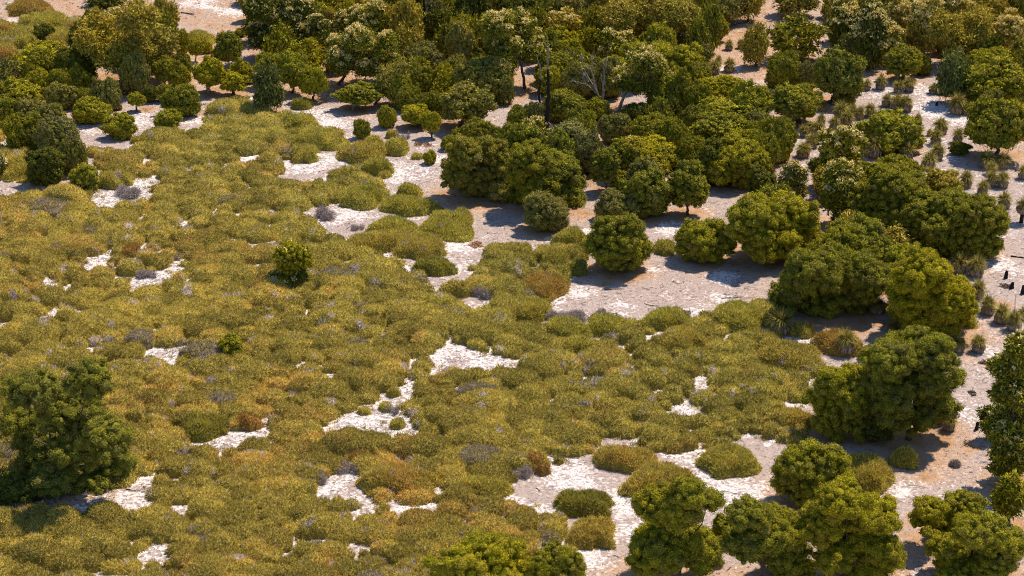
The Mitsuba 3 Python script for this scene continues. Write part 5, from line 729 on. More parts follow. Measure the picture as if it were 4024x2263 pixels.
def unit(a): return a / (np.linalg.norm(a, axis=-1, keepdims=True) + 1e-9)
def blades(p, d, length, width, rng, u2=None, u1=None):
    """One narrow triangle per point: foot p, direction d."""
    n = len(p); length = np.broadcast_to(length, n)[:, None]; width = np.broadcast_to(width, n)[:, None]
    side = unit(np.cross(d, rng.normal(size=(n, 3)))) * width * 0.5
    v = np.stack([p - side, p + side, p + d * length], 1).reshape(-1, 3)
    u1 = rng.random(n) if u1 is None else u1
    u2 = np.full(n, 0.5) if u2 is None else u2
    return v, np.arange(3 * n).reshape(-1, 3), np.repeat(np.stack([u1, u2], 1), 3, 0)
ICO = trimesh.creation.icosphere(1); ICO_V, ICO_F = np.array(ICO.vertices), np.array(ICO.faces)
def sphere_dirs(n, rng): return unit(rng.normal(size=(n, 3)))
def tube(path, radii, sides=6):
    p = np.asarray(path, float); r = np.broadcast_to(radii, len(p))
    t = unit(np.gradient(p, axis=0)); a = unit(np.cross(t, np.where(np.abs(t[:, 2:]) < 0.9, [0, 0, 1.0], [1.0, 0, 0]))); b = np.cross(t, a)
    ang = np.arange(sides) * 2 * np.pi / sides
    v = (p[:, None] + r[:, None, None] * (np.cos(ang)[None, :, None] * a[:, None] + np.sin(ang)[None, :, None] * b[:, None])).reshape(-1, 3)
    i, j = np.meshgrid(np.arange(len(p) - 1), np.arange(sides), indexing='ij')
    q = np.stack([i * sides + j, i * sides + (j + 1) % sides, (i + 1) * sides + (j + 1) % sides, (i + 1) * sides + j], -1).reshape(-1, 4)
    top = len(v); v = np.vstack([v, p[-1:], p[:1]])
    m = (len(p) - 1) * sides
    cap = [[m + k, m + (k + 1) % sides, top] for k in range(sides)] + [[(k + 1) % sides, k, top + 1] for k in range(sides)]
    return v, np.vstack([q[:, [0, 1, 2]], q[:, [0, 2, 3]], cap])
def wiggle(a, b, n, amp, rng):
    a, b = np.asarray(a, float), np.asarray(b, float); t = np.linspace(0, 1, n)[:, None]
    off = rng.normal(size=(n, 3)) * amp; off[0] = 0; off[-1] = 0
    return a + (b - a) * t + off * np.array([1, 1, 0.4])

# ------------------------------------------------------------------ the ground
def stretched(lo, hi, step, far):
    out = far * np.geomspace(1, 0.02, 9)
    return np.concatenate([lo - out, np.arange(lo, hi + 1e-6, step), hi + out[::-1]])
gx, gy_ = stretched(-92, 92, 0.9, 3600.0), stretched(118, 318, 0.9, 3600.0)
GX, GY = np.meshgrid(gx, gy_)
heath_area = shapely.union_all([shapely.Polygon(p).buffer(0) for p in HEATH])
bare_area = shapely.union_all([shapely.Polygon(p).buffer(0) for p in BARE])
bare_area = shapely.union_all([bare_area, *[shapely.affinity.translate(bare_area, 0, -k) for k in (.5, 1.0, 1.5, 1.9)]])
clean = np.where(shapely.contains_xy(heath_area, GX, GY), 0.80 + 0.30 * (meshkit.fbm(np.stack([GX * .35, GY * .35, GX * 0 + 5], -1), 2) - .5), 0.385) + 0.0
litter = np.where(GY > 258, 0.46, 0.05) + 0.12 * (meshkit.fbm(np.stack([GX * .08, GY * .08, GX * 0], -1), 3) - .5)
for x, y, r in WHITE_SAND: clean = np.maximum(clean, 0.30 + 0.55 * np.exp(-((GX - x) ** 2 + (GY - y) ** 2) / (0.85 * r * r)))
for x, y, r in TAN_LITTER: litter = np.maximum(litter, 0.75 * np.exp(-((GX - x) ** 2 + (GY - y) ** 2) / (0.7 * r * r)))
for line, half in TRACKS: clean = np.maximum(clean, 0.95 * np.exp(-(shapely.distance(shapely.LineString(line), shapely.points(GX, GY)) / half) ** 2))
for sp, form, tone, (bx, by), masses, fl, label in TREES:
    if sp == 'B': continue
    R = max(m[3] for m in masses) + 0.4 * np.ptp([m[0] for m in masses]) + 0.7
    litter = np.maximum(litter, 0.80 * np.exp(-((GX - bx) ** 2 + (GY - by) ** 2) / (1.1 * R * R)))
relief = 0.10 * (meshkit.fbm(np.stack([GX * .12, GY * .12, GX * 0], -1), 3) - 0.5)
nx, ny = len(gx), len(gy_)
ii, jj = np.meshgrid(np.arange(nx - 1), np.arange(ny - 1)); q = (jj * nx + ii).ravel()
gf = np.vstack([np.stack([q, q + 1, q + nx + 1], 1), np.stack([q, q + nx + 1, q + nx], 1)])
add('ground', np.stack([GX, GY, relief], -1).reshape(-1, 3), gf, 'sand', np.stack([np.clip(litter, 0, 1), np.clip(clean, 0, 1)], -1).reshape(-1, 2), True)
labels['ground'] = {'label': 'pale sandy ground with grey and tan leaf litter', 'category': 'ground', 'kind': 'structure'}

# ------------------------------------------------------------------ heath: a thicket of low mounds that nobody could count
rng = np.random.default_rng(11)
solid = heath_area.intersection(shapely.affinity.translate(heath_area, 0, -1.2)).difference(bare_area)
shrub_foot = np.array([s[1][:5] for s in SHRUBS])
pts = []
cand = np.column_stack([rng.uniform(-86, 45, 62000), rng.uniform(118, 296, 62000)])
cand = cand[np.abs(cand[:, 0]) < cand[:, 1] * 0.249 * 1.06 + 12]
def warp(c):
    z = c[:, 0] * 0
    return c + 2.2 * np.column_stack([meshkit.fbm(np.column_stack([c * .45, z]), 3) - .5, meshkit.fbm(np.column_stack([c * .45, z + 7]), 3) - .5])
cand = cand[shapely.contains_xy(solid, *warp(cand).T)]
e = ((cand[:, None, 0] - shrub_foot[None, :, 0]) / (shrub_foot[None, :, 2] + .15)) ** 2 + ((cand[:, None, 1] - shrub_foot[None, :, 1]) / (shrub_foot[None, :, 3] + .15)) ** 2
cand = cand[e.min(1) > 0.75]
edge = shapely.distance(solid.boundary, shapely.points(warp(cand)))
taken, grid = [], {}
size = meshkit.noise(np.column_stack([cand * .05, cand[:, 0] * 0 + 9]))
opening = meshkit.noise(np.column_stack([cand * .30, cand[:, 0] * 0 + 4]))
want = rng.uniform(.55, 1.25, len(cand)) + 1.9 * size * rng.random(len(cand)) ** 1.5
for i, (p, d) in enumerate(zip(cand, edge)):
    if opening[i] > 0.80 and d > .8: continue
    want[i] = min(want[i], d + .22)
    if want[i] < .38: continue
    c = (int(p[0] // 2.5), int(p[1] // 2.5))
    if all(np.hypot(p[0] - cand[k][0], 1.15 * (p[1] - cand[k][1])) > .64 * (want[i] + want[k]) for a in (-1, 0, 1) for b in (-1, 0, 1) for k in grid.get((c[0] + a, c[1] + b), ())):
        grid.setdefault(c, []).append(i); taken.append(i)
step = 0.3
hx, hy = np.arange(-89, 48, step), np.arange(116, 300, step)
HF = np.zeros((len(hy), len(hx)), np.float32); HT = np.zeros_like(HF)
for i in taken:
    x, y = cand[i]; d = edge[i]
    r = 1.12 * want[i]
    h = min(0.62 * r + 0.22, 1.7) * rng.uniform(.75, 1.15)
    rx, ry = min(r * rng.uniform(.95, 1.35), max(d + .3, .45)), min(r * rng.uniform(.8, 1.0), d + .3)
    i0, i1 = np.searchsorted(hx, [x - rx, x + rx]); j0, j1 = np.searchsorted(hy, [y - ry, y + ry])
    dx, dy = np.meshgrid(hx[i0:i1] - x, hy[j0:j1] - y)
    q = (dx / rx) ** 2 + (dy / ry) ** 2
    q = q * (0.75 + 0.5 * meshkit.noise(np.stack([(dx + x) * 1.1, (dy + y) * 1.1, dx * 0], -1)))
    dd = np.clip(1 - q, 0, 1) ** 0.5 * h
    tone_ = rng.random()
    old = HF[j0:j1, i0:i1]; HT[j0:j1, i0:i1] = np.where(dd > old, tone_, HT[j0:j1, i0:i1]); HF[j0:j1, i0:i1] = np.maximum(old, dd)
HXg, HYg = np.meshgrid(hx, hy)
bump = meshkit.fbm(np.stack([HXg * 1.1, HYg * 1.1, HXg * 0], -1), 3) - 0.5
HZ = np.where(HF > 0.03, np.maximum(HF + 0.35 * bump * np.clip(HF * 2, 0, 1), 0.02), -0.2)
on = (HF > 0.03)
cell = on[:-1, :-1] | on[1:, :-1] | on[:-1, 1:] | on[1:, 1:]
jj, ii = np.nonzero(cell); q = jj * len(hx) + ii
hf_ = np.vstack([np.stack([q, q + 1, q + len(hx) + 1], 1), np.stack([q, q + len(hx) + 1, q + len(hx)], 1)])
ids, inv = np.unique(hf_, return_inverse=True)
hv = np.stack([HXg, HYg, HZ - 0.10], -1).reshape(-1, 3)[ids]
heath = Mesh()
tuft = np.column_stack([rng.uniform(-80, 45, 30000), rng.uniform(118, 296, 30000)])
out = shapely.contains_xy(heath_area.buffer(.8), tuft[:, 0], tuft[:, 1]) & ~shapely.contains_xy(solid, *warp(tuft).T)
tuft = tuft[out]; far_ = shapely.distance(solid, shapely.points(warp(tuft)))
tuft = tuft[rng.random(len(tuft)) < .75 * np.exp(-far_ / .6)]
k = 34; tp = np.repeat(tuft, k, 0); tr_ = np.repeat(rng.uniform(.10, .34, len(tuft)), k)
tp = tp + rng.normal(size=tp.shape) * tr_[:, None] * .8
heath.put(*blades(np.column_stack([tp, tp[:, 0] * 0]), unit(rng.normal(size=(len(tp), 3)) * .5 + [0, 0, 1]), tr_ * rng.uniform(.7, 1.9, len(tp)), .055, rng, u2=np.repeat(rng.random(len(tuft)), k)))
heath.put(hv, inv.reshape(-1, 3), np.stack([np.full(len(ids), 0.25), HT.ravel()[ids]], 1))
gyy, gxx = np.gradient(HZ, step)
slope = np.sqrt(1 + np.clip(gxx ** 2 + gyy ** 2, 0, 6))
dens = np.where(on, slope, 0).ravel()
N_SPRIGS = 980000
w = dens * np.sqrt(185.0 / HYg.ravel()) ** 2
w /= w.sum()
pick = rng.choice(len(w), N_SPRIGS, p=w)
fx, fy = rng.random(N_SPRIGS), rng.random(N_SPRIGS)
px, py = HXg.ravel()[pick] + (fx - .5) * step, HYg.ravel()[pick] + (fy - .5) * step
nrm = unit(np.stack([-np.clip(gxx.ravel()[pick], -2.5, 2.5), -np.clip(gyy.ravel()[pick], -2.5, 2.5), np.ones(N_SPRIGS)], 1))
pz = HZ.ravel()[pick] - nrm[:, 0] / nrm[:, 2] * (fx - .5) * step - nrm[:, 1] / nrm[:, 2] * (fy - .5) * step
base = np.stack([px, py, np.clip(pz - 0.08, 0.0, 2.2)], 1)
dirs = unit(nrm * 0.55 + np.array([0, 0, 0.55]) + rng.normal(size=(N_SPRIGS, 3)) * 0.45)
heath.put(*blades(base, dirs, rng.uniform(0.12, 0.30, N_SPRIGS) * np.where(rng.random(N_SPRIGS) < .10, 1.5, 1), rng.uniform(0.05, 0.10, N_SPRIGS), rng, u2=HT.ravel()[pick]))
heath.to('heath', 'leaf_heath')
labels['heath'] = {'label': 'olive and rusty heath scrub covering the left and middle of the sand', 'category': 'heath', 'kind': 'stuff'}

# ------------------------------------------------------------------ crowns
def submasses(m, rng, lobed):
    x, y, z, rx, ry, rz = m
    rx, ry, rz = rx * 1.04, ry * 1.04, rz * 1.03
    R = max(rx, rz)
    if R < 0.9: return [m]
    out = [(x, y, z - 0.06 * rz, rx * .74, ry * .74, rz * .78)]
    n = rng.integers(7, 11) if lobed else rng.integers(5, 9)
    a0 = rng.uniform(0, 6.28)
    for i in range(n):
        a = a0 + i * 2.4 + rng.normal() * 0.3; el = math.asin(-0.70 + 1.65 * (i + .5) / n) + rng.normal() * .1
        s = rng.uniform(0.30, 0.52)
        out.append((x + math.cos(a) * math.cos(el) * rx * (1 - s), y + math.sin(a) * math.cos(el) * ry * (1 - s), z + math.sin(el) * rz * (1 - s * .9), rx * s, ry * s, rz * s * rng.uniform(.85, 1.1)))
    return out

def inside(p, ms, k):
    hit = np.zeros(len(p), bool)
    for m in ms: hit |= (((p - np.array(m[:3])) / (np.array(m[3:]) * k)) ** 2).sum(1) < 1
    return hit

def lobes_of(ms, lr, rng, low, spread=1.15):
    """Lobe centres and radii over the masses' outer surface."""
    P, N = [], []
    for m in ms:
        area = 4 * np.pi * (m[3] * m[4] + m[3] * m[5] + m[4] * m[5]) / 3
        d = sphere_dirs(int(area / (lr * lr) * 5) + 14, rng)
        d = d[d[:, 2] > low]
        P.append(np.array(m[:3]) + d * np.array(m[3:])); N.append(unit(d / np.array(m[3:])))
    P, N = np.vstack(P), np.vstack(N)
    keep = ~inside(P, ms, 0.90) & (P[:, 2] > 0.12)
    P, N = P[keep], N[keep]
    order = rng.permutation(len(P)); P, N = P[order], N[order]
    tree = cKDTree(P); alive = np.ones(len(P), bool); chosen = []
    near = tree.query_ball_point(P, lr * spread)
    for i in range(len(P)):
        if alive[i]:
            chosen.append(i); alive[near[i]] = False
    P, N = P[chosen], N[chosen]
    r = lr * rng.uniform(0.60, 1.30, len(P))
    stray = np.where(rng.random(len(P)) < .07, -.55, .30)
    return P - N * (stray * r)[:, None], N, r

def crown_lobed(ms, lr, dens, rng, mesh, low=-0.45, leaf=(0.20, 0.13), spread=1.15):
    C, N, r = lobes_of(ms, lr, rng, low, spread)
    lobe_u = rng.random(len(C))
    for m in ms:   # the dense inside
        jit = 1 + 0.10 * rng.normal(size=(len(ICO_V), 1))
        v = np.array(m[:3]) + ICO_V * jit * np.array(m[3:]) * 0.76; v[:, 2] = np.maximum(v[:, 2], 0.05)
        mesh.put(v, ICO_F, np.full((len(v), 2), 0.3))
    jit = 1 + 0.13 * rng.normal(size=(len(C), len(ICO_V), 1))
    v = C[:, None] + ICO_V[None] * jit * r[:, None, None] * np.array([.80, .80, .72]); v[..., 2] = np.maximum(v[..., 2], 0.03)
    f = ICO_F[None] + (np.arange(len(C)) * len(ICO_V))[:, None, None]
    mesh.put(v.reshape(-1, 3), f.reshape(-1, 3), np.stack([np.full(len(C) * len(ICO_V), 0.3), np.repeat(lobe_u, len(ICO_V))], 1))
    n = np.maximum((dens * 4 * np.pi * r * r).astype(int), 6)
    own = np.repeat(np.arange(len(C)), n)
    d = unit(sphere_dirs(len(own), rng) + 0.55 * N[own] + np.array([0, 0, .25]))
    p = C[own] + d * (r[own] * (0.86 + 0.34 * rng.random(len(own)) ** 1.6))[:, None] * np.array([1, 1, .9])
    p += (meshkit.noise(p * 3.2)[:, None] - .5) * d * 0.36
    dist, idx = cKDTree(C).query(p, k=min(4, len(C)))
    if dist.ndim > 1:
        bad = ((dist < 0.84 * r[idx]) & (idx != own[:, None])).any(1)
    else: bad = np.zeros(len(p), bool)
    bad |= inside(p, ms, 0.80) | (p[:, 2] < 0.04)
    p, d, own = p[~bad], d[~bad], own[~bad]
    t = unit(np.cross(d, rng.normal(size=d.shape)))
    lean = unit(t * 0.8 + d * rng.uniform(0.0, 1.1, (len(d), 1)) + np.array([0, 0, .1]))
    side = unit(np.cross(lean, d) + 0.35 * rng.normal(size=d.shape))
    L = rng.uniform(.7, 1.3, (len(p), 1)) * leaf[0]; Wd = L * leaf[1] / leaf[0]
    v = np.stack([p - side * Wd / 2 - lean * L * .3, p + side * Wd / 2 - lean * L * .3, p + lean * L * .7], 1).reshape(-1, 3)
    # sprig tips at the top of a lobe carry the young leaves
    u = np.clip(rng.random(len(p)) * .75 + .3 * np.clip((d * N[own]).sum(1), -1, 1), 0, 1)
    mesh.put(v, np.arange(len(v)).reshape(-1, 3), np.repeat(np.stack([u, lobe_u[own]], 1), 3, 0))
    return C, N, r

def crown_loose(ms, lr, dens, rng, mesh, leaf=(0.34, 0.16)):
    """Leaf sprays on the ends of twigs, with gaps between them."""
    C, N, r = lobes_of(ms, lr, rng, -0.75, 1.38)
    C2, N2, r2 = lobes_of([(*m[:3], m[3] * .62, m[4] * .62, m[5] * .62) for m in ms], lr, rng, -0.8, 1.25)
    C, N, r = np.vstack([C, C2]), np.vstack([N, N2]), np.concatenate([r, r2])
    lobe_u = rng.random(len(C))
    v = C[:, None] + ICO_V[None] * (1 + 0.2 * rng.normal(size=(len(C), len(ICO_V), 1))) * r[:, None, None] * np.array([.45, .45, .34])
    f = ICO_F[None] + (np.arange(len(C)) * len(ICO_V))[:, None, None]
    mesh.put(np.maximum(v.reshape(-1, 3), [-1e9, -1e9, .05]), f.reshape(-1, 3), np.stack([np.full(len(C) * len(ICO_V), .3), np.repeat(lobe_u, len(ICO_V))], 1))
    n = np.maximum((dens * 4 * np.pi * r * r).astype(int), 8)
    own = np.repeat(np.arange(len(C)), n)
    d = sphere_dirs(len(own), rng)
    p = C[own] + d * (r[own] * rng.uniform(0.35, 1.4, len(own)))[:, None] * np.array([1, 1, .8])
    ok = p[:, 2] > 0.05; p, d, own = p[ok], d[ok], own[ok]
    lean = unit(d + 0.7 * rng.normal(size=d.shape) + np.array([0, 0, -.25]))
    side = unit(np.cross(lean, d + 0.8 * rng.normal(size=d.shape)))
    L = rng.uniform(.7, 1.3, (len(p), 1)) * leaf[0]; Wd = L * leaf[1] / leaf[0]
    v = np.stack([p - side * Wd / 2, p + side * Wd / 2, p + lean * L], 1).reshape(-1, 3)
    mesh.put(v, np.arange(len(v)).reshape(-1, 3), np.repeat(np.stack([rng.random(len(p)), lobe_u[own]], 1), 3, 0))
    return C, N, r

def blossom(C, N, r, amount, rng, key):
    up = np.clip(N[:, 2] * .9 + .15, 0, 1) * amount * (rng.random(len(N)) < .7)
    n = rng.poisson(np.clip(up, 0, 2) * 13.0 * np.clip(r / 0.5, .5, 1.6) ** 2)
    own = np.repeat(np.arange(len(C)), n)
    if len(own) < 4: return
    d = unit(sphere_dirs(len(own), rng) * .9 + N[own] * .6 + np.array([0, 0, .75]))
    p = C[own] + d * (r[own] * 1.08)[:, None]
    k = 6; pp = np.repeat(p, k, 0) + rng.normal(size=(len(p) * k, 3)) * 0.075
    dd = unit(np.repeat(d, k, 0) + .9 * rng.normal(size=(len(pp), 3)))
    m = Mesh(); m.put(*blades(pp - dd * .07, dd, 0.20, 0.15, rng)); m.to(key, 'blossom_cream')

def trunk_mesh(base, masses, rng, bark, key, multi=1):
    m = Mesh(); bx, by = base
    big = max(mm[3] for mm in masses); top = max(mm[2] for mm in masses)
    r0 = 0.055 * big + 0.05
    cx, cy = np.mean([mm[0] for mm in masses]), np.mean([mm[1] for mm in masses])
    low = min(mm[2] - mm[5] for mm in masses)
    fork_z = max(0.3, min(low + 0.25 * (top - low), 0.75 * top))
    stems = [(bx, by)] if multi == 1 else [(bx + rng.normal() * .18 * big, by + rng.normal() * .18 * big) for _ in range(multi)]
    targets = [np.array(mm[:3]) for mm in masses]
    if len(targets) < 4:
        mm = masses[0]
        for a in np.arange(4) * 1.57 + rng.uniform(0, 1.5): targets.append(np.array([mm[0] + math.cos(a) * mm[3] * .6, mm[1] + math.sin(a) * mm[4] * .6, mm[2] + rng.uniform(-.1, .5) * mm[5]]))
    for s, (x, y) in enumerate(stems):
        fork = np.array([x + (cx - x) * .45 + rng.normal() * .1, y + (cy - y) * .45 + rng.normal() * .1, fork_z * rng.uniform(.8, 1.1)])
        path = wiggle([x, y, -.1], fork, 6, .05 * big * .5, rng)
        rr = r0 / math.sqrt(multi)
        m.put(*tube(path, np.linspace(rr * 1.25, rr * .8, 6)))
        for k, t in enumerate(targets):
            if k % multi == s or multi == 1:
                m.put(*tube(wiggle(path[-1] - [0, 0, .02], t, 6, .07 * big, rng), np.linspace(rr * .65, .03, 6), 5))
    m.to(key, bark, 40)

def build_crown(sp, form, masses, R, near, rng, spread=1.15):
    lobed = sp in 'PB'
    ms = [s for m in masses for s in submasses(m, rng, lobed)]
    crown = Mesh()
    if lobed:
        lr = float(np.clip(0.15 * R, 0.26, 0.50)) if sp == 'P' else float(np.clip(0.20 * R, 0.18, 0.36))
        C, N, r = crown_lobed(ms, lr, 74 * near ** 2, rng, crown, -0.75 if form == 'b' else -0.60, (0.13 / near ** .8, 0.085 / near ** .8), spread)
    else:
        lr = float(np.clip(0.19 * R, 0.34, 0.60))
        C, N, r = crown_loose(ms, lr, 22 * near ** 2, rng, crown)
    return crown, C, N, r
FAR, FAR_PLY = {}, {}
def far_crown(sp, form, idx):
    k = ('E' if sp in 'EF' else sp, form, idx % (7 if sp == 'P' else 5))
    if k not in FAR:
        rng = np.random.default_rng(31000 + 100 * 'PEB'.index(k[0]) + 10 * 'bt'.index(form) + k[2])
        ref = 1.7; lift = 0.85 * ref if form == 'b' else 50.0
        crown, C, N, r = build_crown(k[0], form, [(0, 0, lift, 2.0, 2.0 if form == 'b' else 1.8, ref)], 2.0, .75, rng)
        for v in crown.v: v[:, 2] -= lift
        C = C - np.array([0, 0, lift]); FAR[k] = (crown, C, N, r, ref)
    return FAR[k]
def mikit_crown(crown, sp, form, idx, tone):
    k = ('E' if sp in 'EF' else sp, form, idx % (7 if sp == 'P' else 5), tone)
    if k not in FAR_PLY:
        v, f, u = crown.done(); FAR_PLY[k] = mikit.ply((v, f), 'leaf_' + tone, uv=u)
    return FAR_PLY[k]
CAT = {'P': ('tree', 'tree'), 'B': ('bush', 'bush'), 'E': ('gum_tree', 'tree'), 'F': ('flowering_tree', 'tree')}
for idx, (sp, form, tone, base, masses, fl, label) in enumerate(TREES):
    rng = np.random.default_rng(1000 + idx)
    name, cat = CAT[sp]
    root = key_for(name)
    say(root, label.rstrip('@'), cat, 'trees half hidden in the woodland' if label.endswith('@') else None)
    part = root + '__crown' if not (sp == 'B' and form == 'b') else root
    if base[1] > 222 and len(masses) == 1:      # far trees share a few crown shapes, turned and stretched to their own size
        crown, C, N, r, ref = far_crown(sp, form, idx)
        m = masses[0]; ang = float(rng.uniform(0, 360)); s = (m[3] / 2.0, m[4] / 2.0, m[5] / ref)
        if sp in 'EF': s = tuple(1.12 * k for k in s)
        scene[part] = {**mikit_crown(crown, sp, form, idx, tone), 'to_world': T().translate(m[:3]).scale(list(map(float, s))).rotate([0, 0, 1], ang)}
        ca, sa = math.cos(math.radians(ang)), math.sin(math.radians(ang)); rot = np.array([[ca, -sa, 0], [sa, ca, 0], [0, 0, 1.0]])
        C, N, r = (C @ rot.T) * s + np.array(m[:3]), N @ rot.T, r * (s[0] + s[2]) / 2
    else:
        R = max(max(m[3] for m in masses), 0.5 * (max(m[0] + m[3] for m in masses) - min(m[0] - m[3] for m in masses)) * .75)
        near = np.clip(190.0 / base[1], 0.7, 1.35)   # leaf sprays get sparser where they are too small to see
        crown, C, N, r = build_crown(sp, form, masses, R, near, rng, 1.55 if tone == 'n' else 1.15 + .25 * rng.random())
        crown.to(part, 'leaf_' + tone)
    if form == 't' or sp in 'EF' or len(masses) > 2:
        bark = 'bark_pale' if 'pale' in label else 'bark'
        multi = 3 if 'stems' in label or 'forked' in label or 'limbs' in label else 1
        trunk_mesh(base, masses, rng, bark, root + '__trunk', multi)
    if sp == 'F' or 'yellow-topped' in label:
        blossom(C, N, r, fl * (0.9 if sp == 'F' else .3), rng, root + '__blossom')

# ------------------------------------------------------------------ single heath shrubs
def dome_shrub(x, y, rx, ry, h, n, rng, mesh, fine=1.0):
    prof = lambda q: np.clip(1 - q ** 1.05, 0, 1) ** 0.55
    ph = rng.uniform(0, 50)
    def rim(a): return 1 + 0.34 * (meshkit.noise(np.stack([np.cos(a) * 1.9 + ph, np.sin(a) * 1.9 + ph, a * 0], -1)) - .5) * 2
    def zz(dx, dy):
        a = np.arctan2(dy, dx); q = (dx * dx + dy * dy) / rim(a) ** 2
        return h * prof(q) * (0.80 + 0.75 * (meshkit.fbm(np.stack([dx * rx * .9 + ph, dy * ry * .9, dx * 0 + ph], -1), 3) - .35))
    na, nr = 26, 8
    a = np.repeat(np.arange(na) * 2 * np.pi / na, nr); t = np.tile(np.linspace(0.02, 1.0, nr) ** .8, na)
    dx, dy = np.cos(a) * t * rim(a), np.sin(a) * t * rim(a)
    v = np.stack([x + dx * rx, y + dy * ry, np.maximum(zz(dx, dy) - .08, 0.0)], 1)
    i, j = np.meshgrid(np.arange(na), np.arange(nr - 1), indexing='ij'); i, j = i.ravel(), j.ravel(); i2 = (i + 1) % na
    qd = np.stack([i * nr + j, i * nr + j + 1, i2 * nr + j + 1, i2 * nr + j], 1)
    mesh.put(v, np.vstack([qd[:, [0, 1, 2]], qd[:, [0, 2, 3]]]), np.full((len(v), 2), .25))
    # more sprigs towards the steep rim
    a = rng.uniform(0, 2 * np.pi, n); t = np.sqrt(rng.random(n)) ** .8 * .99
    dx, dy = np.cos(a) * t * rim(a), np.sin(a) * t * rim(a); e = .03
    z = zz(dx, dy); sx_, sy_ = (zz(dx + e, dy) - z) / (e * rx), (zz(dx, dy + e) - z) / (e * ry)
    nn = unit(np.stack([-np.clip(sx_, -3, 3), -np.clip(sy_, -3, 3), np.ones(n)], 1))
    drop = np.where(t > .86, rng.random(n), 0.0)   # the rim hangs to the ground
    p = np.stack([x + dx * rx, y + dy * ry, np.maximum(z * (1 - drop) - .06, 0.0)], 1)
    d = unit(nn * .6 + np.array([0, 0, .5]) + rng.normal(size=(n, 3)) * .42)
    mesh.put(*blades(p, d, rng.uniform(.14, .36, n) * fine * np.where(rng.random(n) < .25, 1.6, 1), rng.uniform(.05, .10, n) * fine, rng, u2=np.full(n, .5)))
for idx, (tone, (x, y, rx, ry, h), label) in enumerate(SHRUBS):
    rng = np.random.default_rng(5000 + idx)
    root = key_for('heath_shrub'); say(root, label, 'shrub')
    m = Mesh(); area = np.pi * rx * ry * 1.5
    dome_shrub(x, y, rx * .93, ry * .90, h * .95, int(area * 190 * np.clip(190 / y, .6, 1.4)), rng, m, 1.0 if rx > 1 else .75)
    m.to(root, 'leaf_heath_' + tone)

def twig_fan(x, y, r, h, n, rng, mesh, w=.028):
    p0 = np.stack([x + rng.normal(size=n) * r * .25, y + rng.normal(size=n) * r * .25, np.zeros(n)], 1)
    a = rng.uniform(0, 2 * np.pi, n); out = np.sqrt(rng.random(n)) * r
    tip = np.stack([x + np.cos(a) * out, y + np.sin(a) * out, h * np.sqrt(np.clip(1.05 - (out / r) ** 2, .05, 1)) * rng.uniform(.75, 1.05, n)], 1)
    mesh.put(*blades(p0, unit(tip - p0), np.linalg.norm(tip - p0, axis=1), w, rng))
    k = 7; q = np.repeat(rng.uniform(.45, .95, n), k)[:, None]; pp = np.repeat(p0, k, 0) * (1 - q) + np.repeat(tip, k, 0) * q
    d = unit(np.repeat(unit(tip - p0), k, 0) + .8 * rng.normal(size=(n * k, 3)))
    mesh.put(*blades(pp, d, rng.uniform(.15, .4, n * k) * min(1, r), w * .8, rng))
for idx, (tone, (x, y, r, h), label) in enumerate(DEAD_SHRUBS):
    rng = np.random.default_rng(6000 + idx)
    root = key_for('dead_shrub' if tone == 'a' else 'rusty_shrub'); say(root, label, 'dead shrub' if tone == 'a' else 'shrub')
    m = Mesh()
    if tone == 'a':
        for k in range(5):
            s = rng.uniform(.3, .6); a = rng.uniform(0, 6.28)
            twig_fan(x + math.cos(a) * r * .6 * (k > 0), y + math.sin(a) * r * .45 * (k > 0), r * s, max(h, .7) * rng.uniform(.5, .95), int(150 * r * r * s) + 14, rng, m)
        m.to(root, 'twig_grey')
    else:
        dome_shrub(x, y, r, r * .9, max(h, .8) * .9, int(500 * r * r), rng, m); twig_fan(x, y, r, h, int(90 * r * r), rng, m); m.to(root, 'leaf_rust')

